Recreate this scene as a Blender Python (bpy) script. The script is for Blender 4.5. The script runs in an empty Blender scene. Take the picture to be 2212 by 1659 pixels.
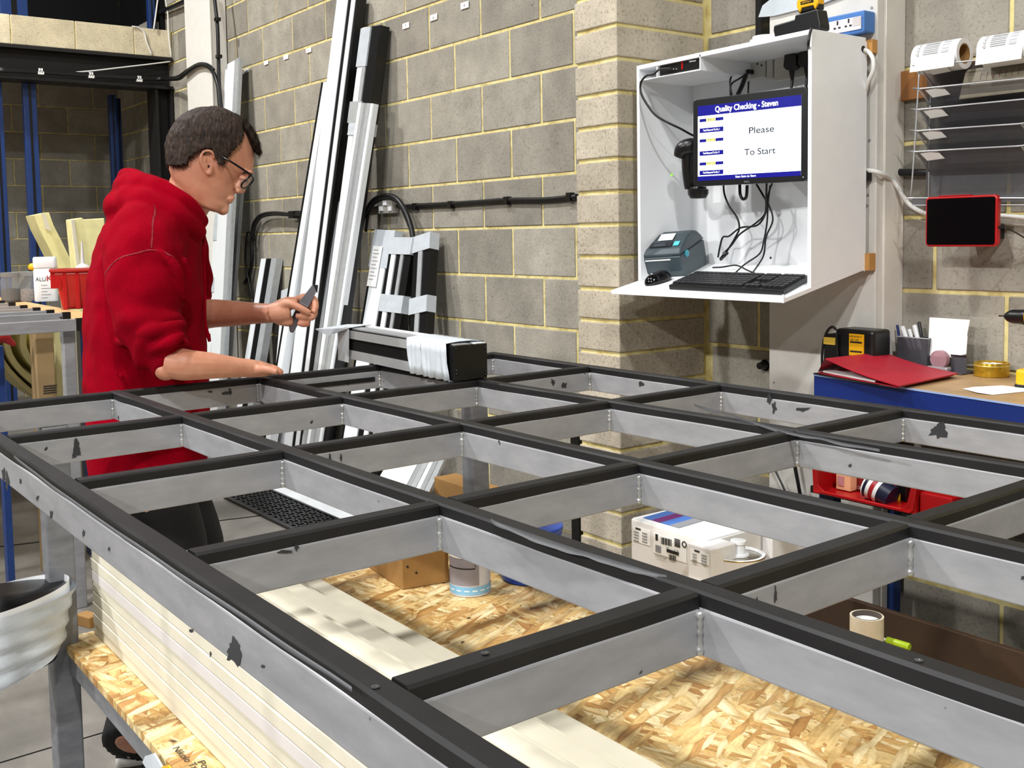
import bpy, bmesh, math, random
import numpy as np
from mathutils import Vector, Matrix, noise as mnoise
random.seed(7)
SC = bpy.context.scene
COL = SC.collection
# ------------------------------------------------------------------ camera
CZ = 1.319
FPX, CX, CY, YAW, PITCH, ROLL = 2283.983361, 1106.113264, 670.820329, 0.929114, 0.07208, 0.01663
_f = np.array([-math.sin(YAW)*math.cos(PITCH), math.cos(YAW)*math.cos(PITCH), -math.sin(PITCH)])
_r = np.array([math.cos(YAW), math.sin(YAW), 0.]); _d = np.cross(_f, _r)
_c, _s = math.cos(ROLL), math.sin(ROLL)
RR, DD, FF = _c*_r+_s*_d, -_s*_r+_c*_d, _f
cam = bpy.data.cameras.new('camera'); camo = bpy.data.objects.new('camera', cam); COL.objects.link(camo)
cam.sensor_width = 36; cam.sensor_fit = 'HORIZONTAL'; cam.lens = FPX/2212*36
cam.shift_x = (1106-CX)/2212; cam.shift_y = (CY-829.5)/2212
cam.clip_start = .02
camo.matrix_world = Matrix(((RR[0], -DD[0], -FF[0], 0), (RR[1], -DD[1], -FF[1], 0), (RR[2], -DD[2], -FF[2], CZ), (0, 0, 0, 1)))
SC.camera = camo
# ------------------------------------------------------------------ light and exposure
SC.view_settings.view_transform = 'Standard'; SC.view_settings.look = 'None'
SC.view_settings.gamma = 1; SC.view_settings.use_curve_mapping = False
SC.view_settings.exposure = 0.0
wd = bpy.data.worlds.new('hall'); SC.world = wd; wd.use_nodes = True
wd.node_tree.nodes['Background'].inputs[0].default_value = (.93, .96, 1, 1)
wd.node_tree.nodes['Background'].inputs[1].default_value = .05
for i, (x, y, z, e) in enumerate([(1.5, -.3, 5.6, 240), (-2.9, -.6, 5.8, 215), (-6.8, -.3, 5.8, 280), (.6, -5.8, 5.0, 720), (-4.8, -5.8, 5.0, 560), (5.0, -2.6, 5.4, 210)]):
    l = bpy.data.lights.new('high_bay_lamp', 'AREA'); l.shape = 'DISK'; l.size = .35; l.energy = e; l.color = (1, .995, .985)
    lo = bpy.data.objects.new('high_bay_lamp', l); lo.location = (x, y, z); COL.objects.link(lo)

def ray(x, y):
    return RR*((x-CX)/FPX)+DD*((y-CY)/FPX)+FF
O3 = np.array([0, 0, CZ])
def at(x, y, X=None, Y=None, Z=None, d=None):
    "world point seen at photo position x, y on a plane of the room (or at a distance along the view)"
    v = ray(x, y)
    t = X/v[0] if X is not None else Y/v[1] if Y is not None else (Z-CZ)/v[2] if Z is not None else d
    return Vector(O3+t*v)
def lean(x, y, Yt, Zt, s):
    v = ray(x, y); t = (Yt-s*(Zt-CZ))/(v[1]-s*v[2]); return Vector(O3+t*v)

# ------------------------------------------------------------------ materials
def nt(name):
    m = bpy.data.materials.new(name); m.use_nodes = True
    return m, m.node_tree, m.node_tree.nodes['Principled BSDF']
def ramp(t, fac, stops):
    r = t.nodes.new('ShaderNodeValToRGB'); t.links.new(fac, r.inputs[0]); e = r.color_ramp.elements
    while len(e) < len(stops): e.new(.5)
    for q, (p, c) in zip(e, stops): q.position = p; q.color = (*c, 1) if len(c) == 3 else c
    return r.outputs[0]
def coords(t, scale=(1, 1, 1), rot=(0, 0, 0), rnd=False):
    tc = t.nodes.new('ShaderNodeTexCoord'); mp = t.nodes.new('ShaderNodeMapping')
    t.links.new(tc.outputs['Object'], mp.inputs[0]); mp.inputs['Scale'].default_value = scale; mp.inputs['Rotation'].default_value = rot
    if rnd:
        oi = t.nodes.new('ShaderNodeObjectInfo'); mu = t.nodes.new('ShaderNodeMath'); mu.operation = 'MULTIPLY'; mu.inputs[1].default_value = 37
        t.links.new(oi.outputs['Random'], mu.inputs[0]); t.links.new(mu.outputs[0], mp.inputs['Location'])
    return mp.outputs[0]
def noi(t, co, scale, detail=3, rough=.55, out=0):
    n = t.nodes.new('ShaderNodeTexNoise'); t.links.new(co, n.inputs['Vector']); n.inputs['Scale'].default_value = scale
    n.inputs['Detail'].default_value = detail; n.inputs['Roughness'].default_value = rough; return n.outputs[out]
def mix(t, a, b, fac, mode='MIX'):
    m = t.nodes.new('ShaderNodeMix'); m.data_type = 'RGBA'; m.blend_type = mode
    for s, v in ((m.inputs[0], fac), (m.inputs[6], a), (m.inputs[7], b)):
        if isinstance(v, (int, float)): s.default_value = v
        elif isinstance(v, tuple): s.default_value = (*v, 1) if len(v) == 3 else v
        else: t.links.new(v, s)
    return m.outputs[2]
def bump(t, h, b, strength=.3, dist=.01):
    n = t.nodes.new('ShaderNodeBump'); n.inputs['Strength'].default_value = strength; n.inputs['Distance'].default_value = dist
    t.links.new(h, n.inputs['Height']); t.links.new(n.outputs[0], b.inputs['Normal'])
def srgb(h):
    if isinstance(h, str): h = tuple(int(h[i:i+2], 16) for i in (0, 2, 4))
    return tuple((c/255/12.92 if c/255 < .04045 else ((c/255+.055)/1.055)**2.4) for c in h)
MATS = {}
def plain(name, col, rough=.5, metal=0, var=.12, vs=14, bmp=0, bs=80, spec=.5, coat=0, emit=None, trans=0, alpha=1):
    if name in MATS: return MATS[name]
    m, t, b = nt(name); col = srgb(col)
    b.inputs['Roughness'].default_value = rough; b.inputs['Metallic'].default_value = metal
    b.inputs['Specular IOR Level'].default_value = spec; b.inputs['Coat Weight'].default_value = coat
    if var:
        co = coords(t, rnd=True); n = noi(t, co, vs, 4)
        d = tuple(c*(1-var) for c in col); l = tuple(min(1, c*(1+var)) for c in col)
        t.links.new(ramp(t, n, [(.3, d), (.7, l)]), b.inputs['Base Color'])
    else: b.inputs['Base Color'].default_value = (*col, 1)
    if bmp: bump(t, noi(t, coords(t), bs, 3), b, bmp, .004)
    if emit: b.inputs['Emission Color'].default_value = (*col, 1); b.inputs['Emission Strength'].default_value = emit
    if trans: b.inputs['Transmission Weight'].default_value = trans; b.inputs['IOR'].default_value = 1.3
    if alpha < 1: b.inputs['Alpha'].default_value = alpha
    MATS[name] = m; return m

def block_mat(name, base, pale, speck=.5):
    m, t, b = nt(name); co = coords(t, rnd=True)
    oi = t.nodes.new('ShaderNodeObjectInfo')
    c0 = ramp(t, oi.outputs['Random'], [(0, srgb(base)), (1, srgb(pale))])
    big = ramp(t, noi(t, co, 7, 5), [(.3, (.78, .77, .74)), (.75, (1.12, 1.1, 1.06))])
    c1 = mix(t, c0, big, 1., 'MULTIPLY')
    fine = noi(t, co, 95, 4, .7)
    c2 = mix(t, c1, ramp(t, fine, [(.34, (.62, .60, .57)), (.46, (1, 1, 1)), (.60, (1, 1, 1)), (.72, (1.35, 1.33, 1.3))]), speck, 'MULTIPLY')
    pits = noi(t, co, 34, 2)
    c3 = mix(t, c2, srgb('4a463d'), ramp(t, pits, [(.215, (.7, .7, .7)), (.25, (0, 0, 0))]))
    t.links.new(c3, b.inputs['Base Color']); b.inputs['Roughness'].default_value = .92; b.inputs['Specular IOR Level'].default_value = .15
    bump(t, fine, b, .5, .004); MATS[name] = m; return m
M_BLOCK = block_mat('grey_block', '908c84', 'aba79d', .75)
M_BLOCKR = block_mat('rough_pale_block', 'b1a899', 'c6bdad', 1.)
M_MEZ = block_mat('cream_block', 'd8cdae', 'e6dcc2', .8)
def mortar_mat():
    m, t, b = nt('yellow_mortar'); co = coords(t)
    t.links.new(ramp(t, noi(t, co, 16, 5), [(.25, srgb('a99455')), (.5, srgb('d9ca8a')), (.8, srgb('ebe0ae'))]), b.inputs['Base Color'])
    b.inputs['Roughness'].default_value = .9; bump(t, noi(t, co, 60, 3), b, .5, .004); return m
M_MORTAR = mortar_mat()
def osb_mat():
    m, t, b = nt('oriented_strand_board'); tc = t.nodes.new('ShaderNodeTexCoord'); prev = None; hgt = None
    warp = noi(t, coords(t), 5, 2, .5, 1)
    for k, (rz, sx, sy, off) in enumerate([(.15, 10, 52, 0), (-.6, 13, 62, 3), (.7, 11, 56, 7), (-1.35, 16, 70, 11), (.3, 9, 48, 17), (-.25, 14, 80, 23), (1.2, 12, 60, 29)]):
        mp = t.nodes.new('ShaderNodeMapping'); add = t.nodes.new('ShaderNodeMix'); add.data_type = 'RGBA'; add.blend_type = 'LINEAR_LIGHT'
        add.inputs[0].default_value = .015; t.links.new(tc.outputs['Object'], add.inputs[6]); t.links.new(warp, add.inputs[7])
        t.links.new(add.outputs[2], mp.inputs[0])
        m1 = t.nodes.new('ShaderNodeMapping'); t.links.new(mp.outputs[0], m1.inputs[0]); mp.inputs['Rotation'].default_value = (0, 0, rz); mp.inputs['Location'].default_value = (off, off*.7, 0)
        m1.inputs['Scale'].default_value = (sx, sy, 8)
        v = t.nodes.new('ShaderNodeTexVoronoi'); v.inputs['Scale'].default_value = 1; t.links.new(m1.outputs[0], v.inputs['Vector'])
        sep = t.nodes.new('ShaderNodeSeparateColor'); t.links.new(v.outputs['Color'], sep.inputs[0])
        c = ramp(t, sep.outputs[0], [(0, srgb('ac7e45')), (.25, srgb('ceaa6c')), (.55, srgb('e0c890')), (.8, srgb('ecdcb2')), (1, srgb('bd9558'))])
        gr = noi(t, m1.outputs[0], 2.2, 4)
        c = mix(t, c, ramp(t, gr, [(.35, (.78, .72, .62)), (.6, (1.06, 1.05, 1.02))]), .8, 'MULTIPLY')
        e = ramp(t, v.outputs['Distance'], [(.0, (1, 1, 1)), (.42, (1, 1, 1)), (.75, (.62, .55, .42))])
        c = mix(t, c, e, .8, 'MULTIPLY')
        if prev is None: prev = c; hgt = v.outputs['Distance']
        else:
            msk = ramp(t, sep.outputs[1], [(.52, (0, 0, 0)), (.56, (1, 1, 1))]); prev = mix(t, prev, c, msk)
    prev = mix(t, prev, ramp(t, noi(t, coords(t, (1, 5, 1), (0, 0, .3)), 70, 4, .7), [(.32, (.72, .66, .56)), (.5, (1, 1, 1)), (.7, (1.1, 1.08, 1.05))]), .7, 'MULTIPLY')
    spots = ramp(t, noi(t, coords(t), 22, 1), [(.22, (.12, .08, .06)), (.25, (1, 1, 1))])
    prev = mix(t, prev, spots, 1., 'MULTIPLY')
    t.links.new(prev, b.inputs['Base Color']); b.inputs['Roughness'].default_value = .55; bump(t, hgt, b, .25, .002); return m
M_OSB = osb_mat()
def metal_mat(name, col, dark, rough=.4, metal=.35, speck=True, seed=0):
    m, t, b = nt(name); co = coords(t); c = ramp(t, noi(t, coords(t, (3, 3, 9)), 5, 5, .6), [(.3, srgb(dark)), (.7, srgb(col))])
    if speck:
        mp = coords(t, (1, 1, .7)); n = noi(t, mp, 9, 4, .62)
        c = mix(t, c, srgb('1c1b1c'), ramp(t, n, [(.245, (1, 1, 1)), (.255, (0, 0, 0))]))
        n2 = noi(t, coords(t, (1, 1, 1), (.4, .3, .9)), 30, 2)
        c = mix(t, c, srgb('2b2a2b'), ramp(t, n2, [(.235, (1, 1, 1)), (.25, (0, 0, 0))]))
    t.links.new(c, b.inputs['Base Color']); b.inputs['Roughness'].default_value = rough; b.inputs['Metallic'].default_value = metal
    bump(t, noi(t, co, 40, 3), b, .08, .002); MATS[name] = m; return m
M_ALU = metal_mat('mill_aluminium', '98989b', '86878a', .45, .1)
M_STEEL = metal_mat('grey_painted_steel', '84868a', '6c6e73', .45, .2, False)
M_WELD = metal_mat('weld_metal', 'c4c4c2', '8b8b8b', .35, .6, False)
def rubber():
    m, t, b = nt('black_rubber'); co = coords(t)
    c = ramp(t, noi(t, coords(t, (2, 2, 2)), 5, 5), [(.3, srgb('0e0d0e')), (.7, srgb('1a191a'))])
    c = mix(t, c, srgb('a8a8a6'), ramp(t, noi(t, co, 36, 3, .6), [(.79, (0, 0, 0)), (.81, (.7, .7, .7))]))
    t.links.new(c, b.inputs['Base Color']); b.inputs['Roughness'].default_value = .55; b.inputs['Specular IOR Level'].default_value = .35; bump(t, noi(t, co, 14, 3), b, .3, .004); return m
M_RUB = rubber()
def floor_mat():
    m, t, b = nt('concrete_floor'); co = coords(t)
    c = ramp(t, noi(t, co, 3, 6, .6), [(.3, srgb('625f5a')), (.7, srgb('88837c'))])
    c = mix(t, c, srgb('6a665e'), ramp(t, noi(t, coords(t, (1, 4, 1)), 8, 4), [(.3, (.35, .35, .35)), (.5, (0, 0, 0))]))
    t.links.new(c, b.inputs['Base Color']); b.inputs['Roughness'].default_value = .42; bump(t, noi(t, co, 12, 4), b, .15, .004); return m
M_FLOOR = floor_mat()
WHITE = plain('white_laminate', 'eff1f3', .35, var=.02); WHITEP = plain('white_powder_coat', 'e8ecef', .3, var=.02)
BLACK = plain('black_plastic', '0a0a0b', .35, var=.1); BLACKM = plain('black_foam_face', '060607', .7, var=.1, spec=.2)
SILVER = plain('clear_film_over_grey', 'b9bdc0', .3, .25, var=.08, vs=30); GREYM = plain('grey_metal_face', 'a9acaf', .35, .3, var=.06)
BLUEM = plain('blue_painted_steel', '18346a', .4, var=.1); DARKST = plain('dark_brown_steel', '0e0b0a', .6, var=.3)
PLASTER = plain('painted_board', 'd3d0c9', .7, var=.05, bmp=.15, bs=25); COLW = plain('white_painted_steel', 'e8e6df', .5, var=.03)
TAPE = plain('pale_plastic_tape', 'c3cad0', .28, var=.06, vs=20, bmp=.5, bs=22)
CARD = plain('brown_cardboard', '97703c', .8, var=.1); WOOD = plain('varnished_timber', '8f5d2d', .5, var=.18, vs=6)
RED = plain('red_plastic', 'ab0d12', .3, var=.04); CREAM = plain('cream_foam', 'd9d3bf', .6, var=.04); LAV = plain('pale_lavender_foam', 'd6d0cc', .6, var=.02)
YFOAM = plain('yellow_foam', 'eae2a6', .7, var=.08); PAPER = plain('white_paper', 'f1f1ef', .7, var=.02); INK = plain('black_ink', '17171a', .6, var=0)
YEL = plain('yellow_plastic', 'eeb211', .35, var=.04); CABLE = plain('black_cable', '0d0d0e', .4, var=0); WCABLE = plain('white_cable', 'e6e6e2', .4, var=0)
SLATE = plain('slate_grey_plastic', '39464c', .38, var=.05); MIDGREY = plain('mid_grey_ink', '8d8f94', .6, var=0)

# ------------------------------------------------------------------ mesh helpers
ORG = {}
class MB:
    def __init__(s): s.v = []; s.f = []; s.m = []
    def add(s, vs, fs, mi=0):
        o = len(s.v); s.v += [tuple(v) for v in vs]; s.f += [tuple(i+o for i in f) for f in fs]; s.m += [mi]*len(fs); return s
    def obox(s, o, a, b, c, mi=0):
        o, a, b, c = map(Vector, (o, a, b, c))
        if a.cross(b).dot(c) < 0: a, b = b, a
        vs = [o, o+a, o+a+b, o+b, o+c, o+a+c, o+a+b+c, o+b+c]
        return s.add(vs, [(0, 3, 2, 1), (4, 5, 6, 7), (0, 1, 5, 4), (1, 2, 6, 5), (2, 3, 7, 6), (3, 0, 4, 7)], mi)
    def box(s, x0, x1, y0, y1, z0, z1, mi=0):
        x0, x1 = sorted((x0, x1)); y0, y1 = sorted((y0, y1)); z0, z1 = sorted((z0, z1))
        return s.obox((x0, y0, z0), (x1-x0, 0, 0), (0, y1-y0, 0), (0, 0, z1-z0), mi)
    def rings(s, rs, cap=True, closed=False, mi=0):
        n = len(rs[0]); vs = [p for r in rs for p in r]; fs = []
        K = len(rs) if closed else len(rs)-1
        for i in range(K):
            j = (i+1) % len(rs)
            for k in range(n):
                l = (k+1) % n; fs.append((i*n+k, i*n+l, j*n+l, j*n+k))
        if cap and not closed: fs.append(tuple(range(n-1, -1, -1))); fs.append(tuple((len(rs)-1)*n+k for k in range(n)))
        return s.add(vs, fs, mi)
    def cyl(s, p0, p1, r0, r1=None, n=20, mi=0):
        p0, p1 = Vector(p0), Vector(p1); r1 = r0 if r1 is None else r1; a = (p1-p0).normalized()
        u = a.orthogonal().normalized(); w = a.cross(u)
        R = lambda p, r: [p+(u*math.cos(2*math.pi*k/n)+w*math.sin(2*math.pi*k/n))*r for k in range(n)]
        return s.rings([R(p0, r0), R(p1, r1)], mi=mi)
    def lathe(s, c, prof, n=28, axis=(0, 0, 1), mi=0, cap=True):
        c = Vector(c); a = Vector(axis).normalized(); u = a.orthogonal().normalized(); w = a.cross(u)
        return s.rings([[c+a*z+(u*math.cos(2*math.pi*k/n)+w*math.sin(2*math.pi*k/n))*r for k in range(n)] for r, z in prof], cap=cap, mi=mi)
    def tube(s, pts, r, n=8, mi=0, smooth=4, cap=True):
        P = [Vector(p) for p in pts]
        rad = r if isinstance(r, (list, tuple)) else [r]*len(P)
        if smooth > 1 and len(P) > 2:
            Q = []; q = []
            for i in range(len(P)-1):
                p0, p1, p2, p3 = P[max(i-1, 0)], P[i], P[i+1], P[min(i+2, len(P)-1)]
                for k in range(smooth):
                    t = k/smooth; t2, t3 = t*t, t*t*t
                    Q.append(.5*((2*p1)+(p2-p0)*t+(2*p0-5*p1+4*p2-p3)*t2+(3*p1-p0-3*p2+p3)*t3)); q.append(rad[i]*(1-t)+rad[i+1]*t)
            Q.append(P[-1]); q.append(rad[-1]); P, rad = Q, q
        rs = []; u = None
        for i, p in enumerate(P):
            a = (P[min(i+1, len(P)-1)]-P[max(i-1, 0)]).normalized()
            u = a.orthogonal().normalized() if u is None else (u-a*u.dot(a)).normalized()
            w = a.cross(u); rs.append([p+(u*math.cos(2*math.pi*k/n)+w*math.sin(2*math.pi*k/n))*rad[i] for k in range(n)])
        return s.rings(rs, cap=cap, mi=mi)
    def ell(s, c, r, n=14, m=10, ax=None, mi=0):
        c = Vector(c); ax = ax or (Vector((1, 0, 0)), Vector((0, 1, 0)), Vector((0, 0, 1))); r = (r, r, r) if isinstance(r, (int, float)) else r
        rs = []
        for i in range(1, m):
            ph = math.pi*i/m
            rs.append([c+ax[0]*(r[0]*math.sin(ph)*math.cos(2*math.pi*k/n))+ax[1]*(r[1]*math.sin(ph)*math.sin(2*math.pi*k/n))-ax[2]*(r[2]*math.cos(ph)) for k in range(n)])
        return s.rings(rs, mi=mi)
    def prism(s, poly, e, mi=0):
        P = [Vector(p) for p in poly]; e = Vector(e); n = len(P)
        nrm = sum((P[i].cross(P[(i+1) % n]) for i in range(n)), Vector()); 
        if nrm.dot(e) < 0: P = P[::-1]
        return s.rings([P, [p+e for p in P]], mi=mi)
    def build(s, name, mat, parent=None, org=None, bevel=0, smooth=False, angle=None):
        if parent is not None: og = ORG[parent.name]
        elif org is not None: og = Vector(org)
        else:
            A = np.array(s.v); og = Vector(((A[:, 0].min()+A[:, 0].max())/2, (A[:, 1].min()+A[:, 1].max())/2, A[:, 2].min()))
        me = bpy.data.meshes.new(name); me.from_pydata([tuple(Vector(v)-og) for v in s.v], [], s.f); me.validate(); me.update()
        mats = mat if isinstance(mat, (list, tuple)) else [mat]
        for q in mats: me.materials.append(q)
        if len(mats) > 1 and len(me.polygons) == len(s.m): me.polygons.foreach_set('material_index', s.m)
        if smooth: me.shade_smooth() if hasattr(me, 'shade_smooth') else [setattr(p, 'use_smooth', True) for p in me.polygons]
        if angle: me.set_sharp_from_angle(angle=math.radians(angle))
        o = bpy.data.objects.new(name, me); COL.objects.link(o)
        if parent is not None: o.parent = parent
        else: o.location = og
        ORG[o.name] = og
        if bevel:
            b = o.modifiers.new('bevel', 'BEVEL'); b.width = bevel; b.segments = 2; b.limit_method = 'ANGLE'; b.angle_limit = math.radians(40)
        return o
def root(name, loc, label, cat, group=None):
    o = bpy.data.objects.new(name, None); o.location = loc; COL.objects.link(o); ORG[o.name] = Vector(loc); o.empty_display_size = .05
    return tag(o, label, cat, group)
def tag(o, label, cat, group=None, kind=None):
    o['label'] = label; o['category'] = cat
    if group: o['group'] = group
    if kind: o['kind'] = kind
    return o
def struct(o): o['kind'] = 'structure'; return o
def B(*a, **k): return MB().box(*a, **k)
def text(body, p0, xdir, ydir, h, mat, parent, name='lettering', width=None, bold=0, align='LEFT', lift=.0012):
    "flat lettering: p0 = left end of the baseline, xdir/ydir unit directions, h = capital height"
    cu = bpy.data.curves.new('t', 'FONT'); cu.body = body; cu.size = 1; cu.offset = bold; cu.extrude = 0
    tmp = bpy.data.objects.new('t', cu); COL.objects.link(tmp); dg = bpy.context.evaluated_depsgraph_get(); dg.update()
    me = bpy.data.meshes.new_from_object(tmp.evaluated_get(dg)); bpy.data.objects.remove(tmp)
    xs = [v.co.x for v in me.vertices]; x0, x1 = min(xs), max(xs); sx = sy = h/.72
    if width: sx = width/(x1-x0)
    xd, yd = Vector(xdir).normalized(), Vector(ydir).normalized(); nn = xd.cross(yd).normalized(); og = ORG[parent.name]; W = (x1-x0)*sx
    sh = {'LEFT': 0, 'CENTER': -W/2, 'RIGHT': -W}[align]
    for v in me.vertices:
        x, y = v.co.x, v.co.y; v.co = Vector(p0)+xd*((x-x0)*sx+sh)+yd*(y*sy)+nn*lift-og
    me.materials.clear(); me.materials.append(mat); me.name = name
    o = bpy.data.objects.new(name, me); COL.objects.link(o); o.parent = parent; ORG[o.name] = og; return o
X3, Y3, Z3 = Vector((1, 0, 0)), Vector((0, 1, 0)), Vector((0, 0, 1))
# ================================================================== SETTING
W = 2.928
fl = struct(MB().box(-14, 5, -6, W+.4, -.12, 0).build('floor', M_FLOOR, org=(0, 0, 0)))
# saw cut joints in the slab
for p0, p1 in (((0, 1648), (120, 1612)), ((178, 1596), (260, 1572))):
    a, b = at(*p0, Z=.0005), at(*p1, Z=.0005); dirv = (b-a).normalized(); n_ = Z3.cross(dirv)*.003
    MB().obox(a-dirv*(2 if p0[0] == 0 else 0)-n_/2, dirv*((b-a).length+(2 if p0[0] == 0 else 3)), n_, (0, 0, .0015)).build('floor_joint', BLACKM, parent=fl)
a, b = at(0, 1182, Z=0), at(84, 1172, Z=0); dv = (b-a).normalized()
MB().obox(a-dv, dv*8, Z3.cross(dv)*.012, (0, 0, .0015)).build('floor_joint', BLACKM, parent=fl)
wb = struct(MB().box(-11.2, 1.5, W+.0045, W+.35, 0, 3.6).build('wall_back', M_MORTAR, org=(0, W, 0)))
blk = {}
def block(parent, x0, x1, z0, z1, y, mat=M_BLOCK, axis='Y', dep=.02, name='block'):
    w, h = round(x1-x0, 3), round(z1-z0, 3); key = (w, h, mat.name, axis)
    if key not in blk:
        mb = MB()
        if axis == 'Y': mb.obox((-w/2, 0, 0), (w, 0, 0), (0, dep, 0), (0, 0, h))
        else: mb.obox((-dep, -w/2, 0), (0, w, 0), (dep, 0, 0), (0, 0, h))
        me = bpy.data.meshes.new(name); me.from_pydata([tuple(v) for v in mb.v], [], mb.f); me.materials.append(mat)
        bm = bmesh.new(); bm.from_mesh(me); bmesh.ops.bevel(bm, geom=bm.edges[:], offset=.003, segments=1, affect='EDGES'); bm.to_mesh(me); bm.free(); blk[key] = me
    o = bpy.data.objects.new(name, blk[key]); COL.objects.link(o); o.parent = parent; og = ORG[parent.name]
    j = random.uniform(-.0012, .0012)
    o.location = (Vector(((x0+x1)/2, y+j, z0)) if axis == 'Y' else Vector((y+j, (x0+x1)/2, z0)))-og
    ORG[o.name] = og; return o
cnt = 0
for k in range(15):
    z0, z1 = .225*k+.0065, .225*(k+1)-.0065
    ph = -3.682 if k % 2 == 0 else -3.907
    x = ph-.45*16
    while x < -1.36:
        xa, xb = x+.0065, x+.4435
        if xb < -2.80 and xb > -9.7: block(wb, xa, xb, z0, z1, W); cnt += 1
        x += .45
    ph = -1.565 if k % 2 == 0 else -1.79
    for j in range(-3, 2):
        xa, xb = ph+.45*j+.0065, ph+.45*j+.4435
        if xa < -2.70: xa = -2.70
        if xb-xa > .08: block(wb, xa, xb, z0, z1, W); cnt += 1
# --- left inner wall seen under the mezzanine
wl = struct(MB().box(-10.1, -9.734, -3, W, 0, 3.3).build('wall_left', M_MORTAR, org=(-9.727, W, 0)))
for k in range(12):
    y = 2.49 if k % 2 == 0 else 2.71
    while y > .2:
        y1 = min(y+.44, 2.92) if y+.44 > 2.92 else y+.44
        block(wl, y, y1, .225*k+.005, .225*(k+1)-.005, -9.727, axis='X'); y -= .45
# --- projecting pillar of flat-laid blocks
pr = struct(MB().box(-2.923, -2.716, W-.433, W+.006, 0, 3.4).build('wall_pillar', M_MORTAR, org=(-2.82, W-.44, 0)))
zt = 2.027; 
for k in range(-13, 19):
    z0 = zt-.1133*k+.007-.1133; z1 = zt-.1133*k-.007
    if z0 < 0: continue
    j = random.uniform(-.002, .002)
    for y0, y1 in ([(W-.44, W-.012)] if k % 2 else ([(W-.44, W-.23), (W-.22, W-.012)] if k > 10 else [(W-.44, W-.012)])):
        o = MB().box(-2.93, -2.709, y0, y1, z0, z1).build('block', M_BLOCKR, parent=pr, bevel=.004)
# --- mezzanine edge: dark steel beam with a course of cream blocks on top
XM = -8.3
mz = struct(MB().box(XM-.16, XM-.006, -3, W-.004, 2.738, 2.944).build('trim_mezzanine_edge', M_MORTAR, org=(XM, W, 2.738)))
for y0, y1 in ((2.637, 2.915), (2.207, 2.631), (1.765, 2.2), (1.32, 1.758), (.88, 1.315), (.43, .875)):
    block(mz, y0, y1, 2.740, 2.948, XM, M_MEZ, 'X', .15)
bs = root('steel_beam', (XM, 1, 2.50), 'dark steel beam under the cream block course at top left', 'steel beam')
MB().box(XM-.2, XM+.02, -3, W-.01, 2.712, 2.736).build('top_flange', DARKST, bs)
MB().box(XM-.10, XM-.085, -3, W-.01, 2.515, 2.712).build('web', DARKST, bs)
MB().box(XM-.2, XM+.02, -3, W-.01, 2.492, 2.515).build('bottom_flange', DARKST, bs)
co = root('steel_column', (XM-.1, 2.8, 0), 'black steel corner column holding up the mezzanine beam', 'column')
MB().box(XM-.2, XM-.0, 2.78, 2.80, 0, 2.49).build('flange', DARKST, co); MB().box(XM-.2, XM-.0, 2.90, 2.915, 0, 2.49).build('flange', DARKST, co)
MB().box(XM-.11, XM-.09, 2.80, 2.90, 0, 2.49).build('web', DARKST, co)
MB().cyl((XM+.0, 2.905, 2.08), (XM+.05, 2.905, 2.07), .018).build('bolt', GREYM, co)
def blue_post(px, wpx, lab, z1=2.49, z0=0, X=-8.45, y=300, cap=True):
    p = at(px, y, X=X); q = at(px+wpx, y, X=X); w = q.y-p.y
    o = root('rack_post', (X, (p.y+q.y)/2, z0), lab, 'rack post')
    MB().box(X-.06, X, p.y, q.y, z0, z1).build('post', BLUEM, o, bevel=.003)
    MB().box(X, X+.002, p.y+w*.4, q.y-w*.4, z0, z1).build('groove', BLACK, o)
    return o
blue_post(55, 28, 'bright blue steel rack post left of centre under the mezzanine')
blue_post(-14, 24, 'blue steel rack post cut by the left edge of the photo')
blue_post(240, 14, 'dark thin blue rack post in the middle of the mezzanine opening', X=-8.8)
blue_post(254, 10, 'second thin dark post just behind the middle one', X=-9.0)
blue_post(331, 12, 'blue rack post beside the black corner column', X=-8.5)
blue_post(322, 14, 'short blue post rising above the mezzanine edge by the wall', z1=3.6, z0=2.95, X=-8.45, y=40)
blue_post(0, 60, 'wide blue upright above the mezzanine edge at far top left', z1=3.6, z0=2.95, X=-8.4, y=15)
struct(MB().box(-9.5, -8.42, W-.03, W-.016, 2.96, 3.9).build('trim_painted_shade', BLACKM, org=(-9, W, 2.95)))  # black sheet added over the wall, painting the shade of the unlit upper level
struct(MB().box(-9.6, -9.5, -3, W-.035, 2.95, 3.9).build('wall_upper_shade', BLACKM, org=(-9.5, 0, 2.95)))  # added black backing, its colour stands in for the dark of the unlit interior
MB2 = MB().box(-9.5, -8.46, -3, W-.02, 2.905, 2.94); struct(MB2.build('floor_mezzanine', DARKST, org=(-9, 0, 2.9)))
cb = root('block_ledge', (-8.9, W-.1, 3.0), 'short raised course of grey blocks against the wall above mezzanine', 'block ledge')
for i in range(4):
    MB().box(-8.5-.24*(i+1)+.01, -8.5-.24*i, W-.12, W-.032, 2.985, 3.045).build('block', M_BLOCK, cb)
# --- tall white column
wc = root('white_column', (-7.42, 2.86, 0), 'tall white painted steel column against the block wall behind the man', 'column')
MB().box(-7.66, -7.18, 2.80, 2.812, 0, 3.4).build('front_flange', COLW, wc, bevel=.003)
MB().box(-7.60, -7.215, 2.812, 2.915, 0, 3.4).build('web', COLW, wc)
MB().box(-7.215, -7.19, 2.812, 2.92, 0, 3.4).build('side_flange', COLW, wc)
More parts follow.
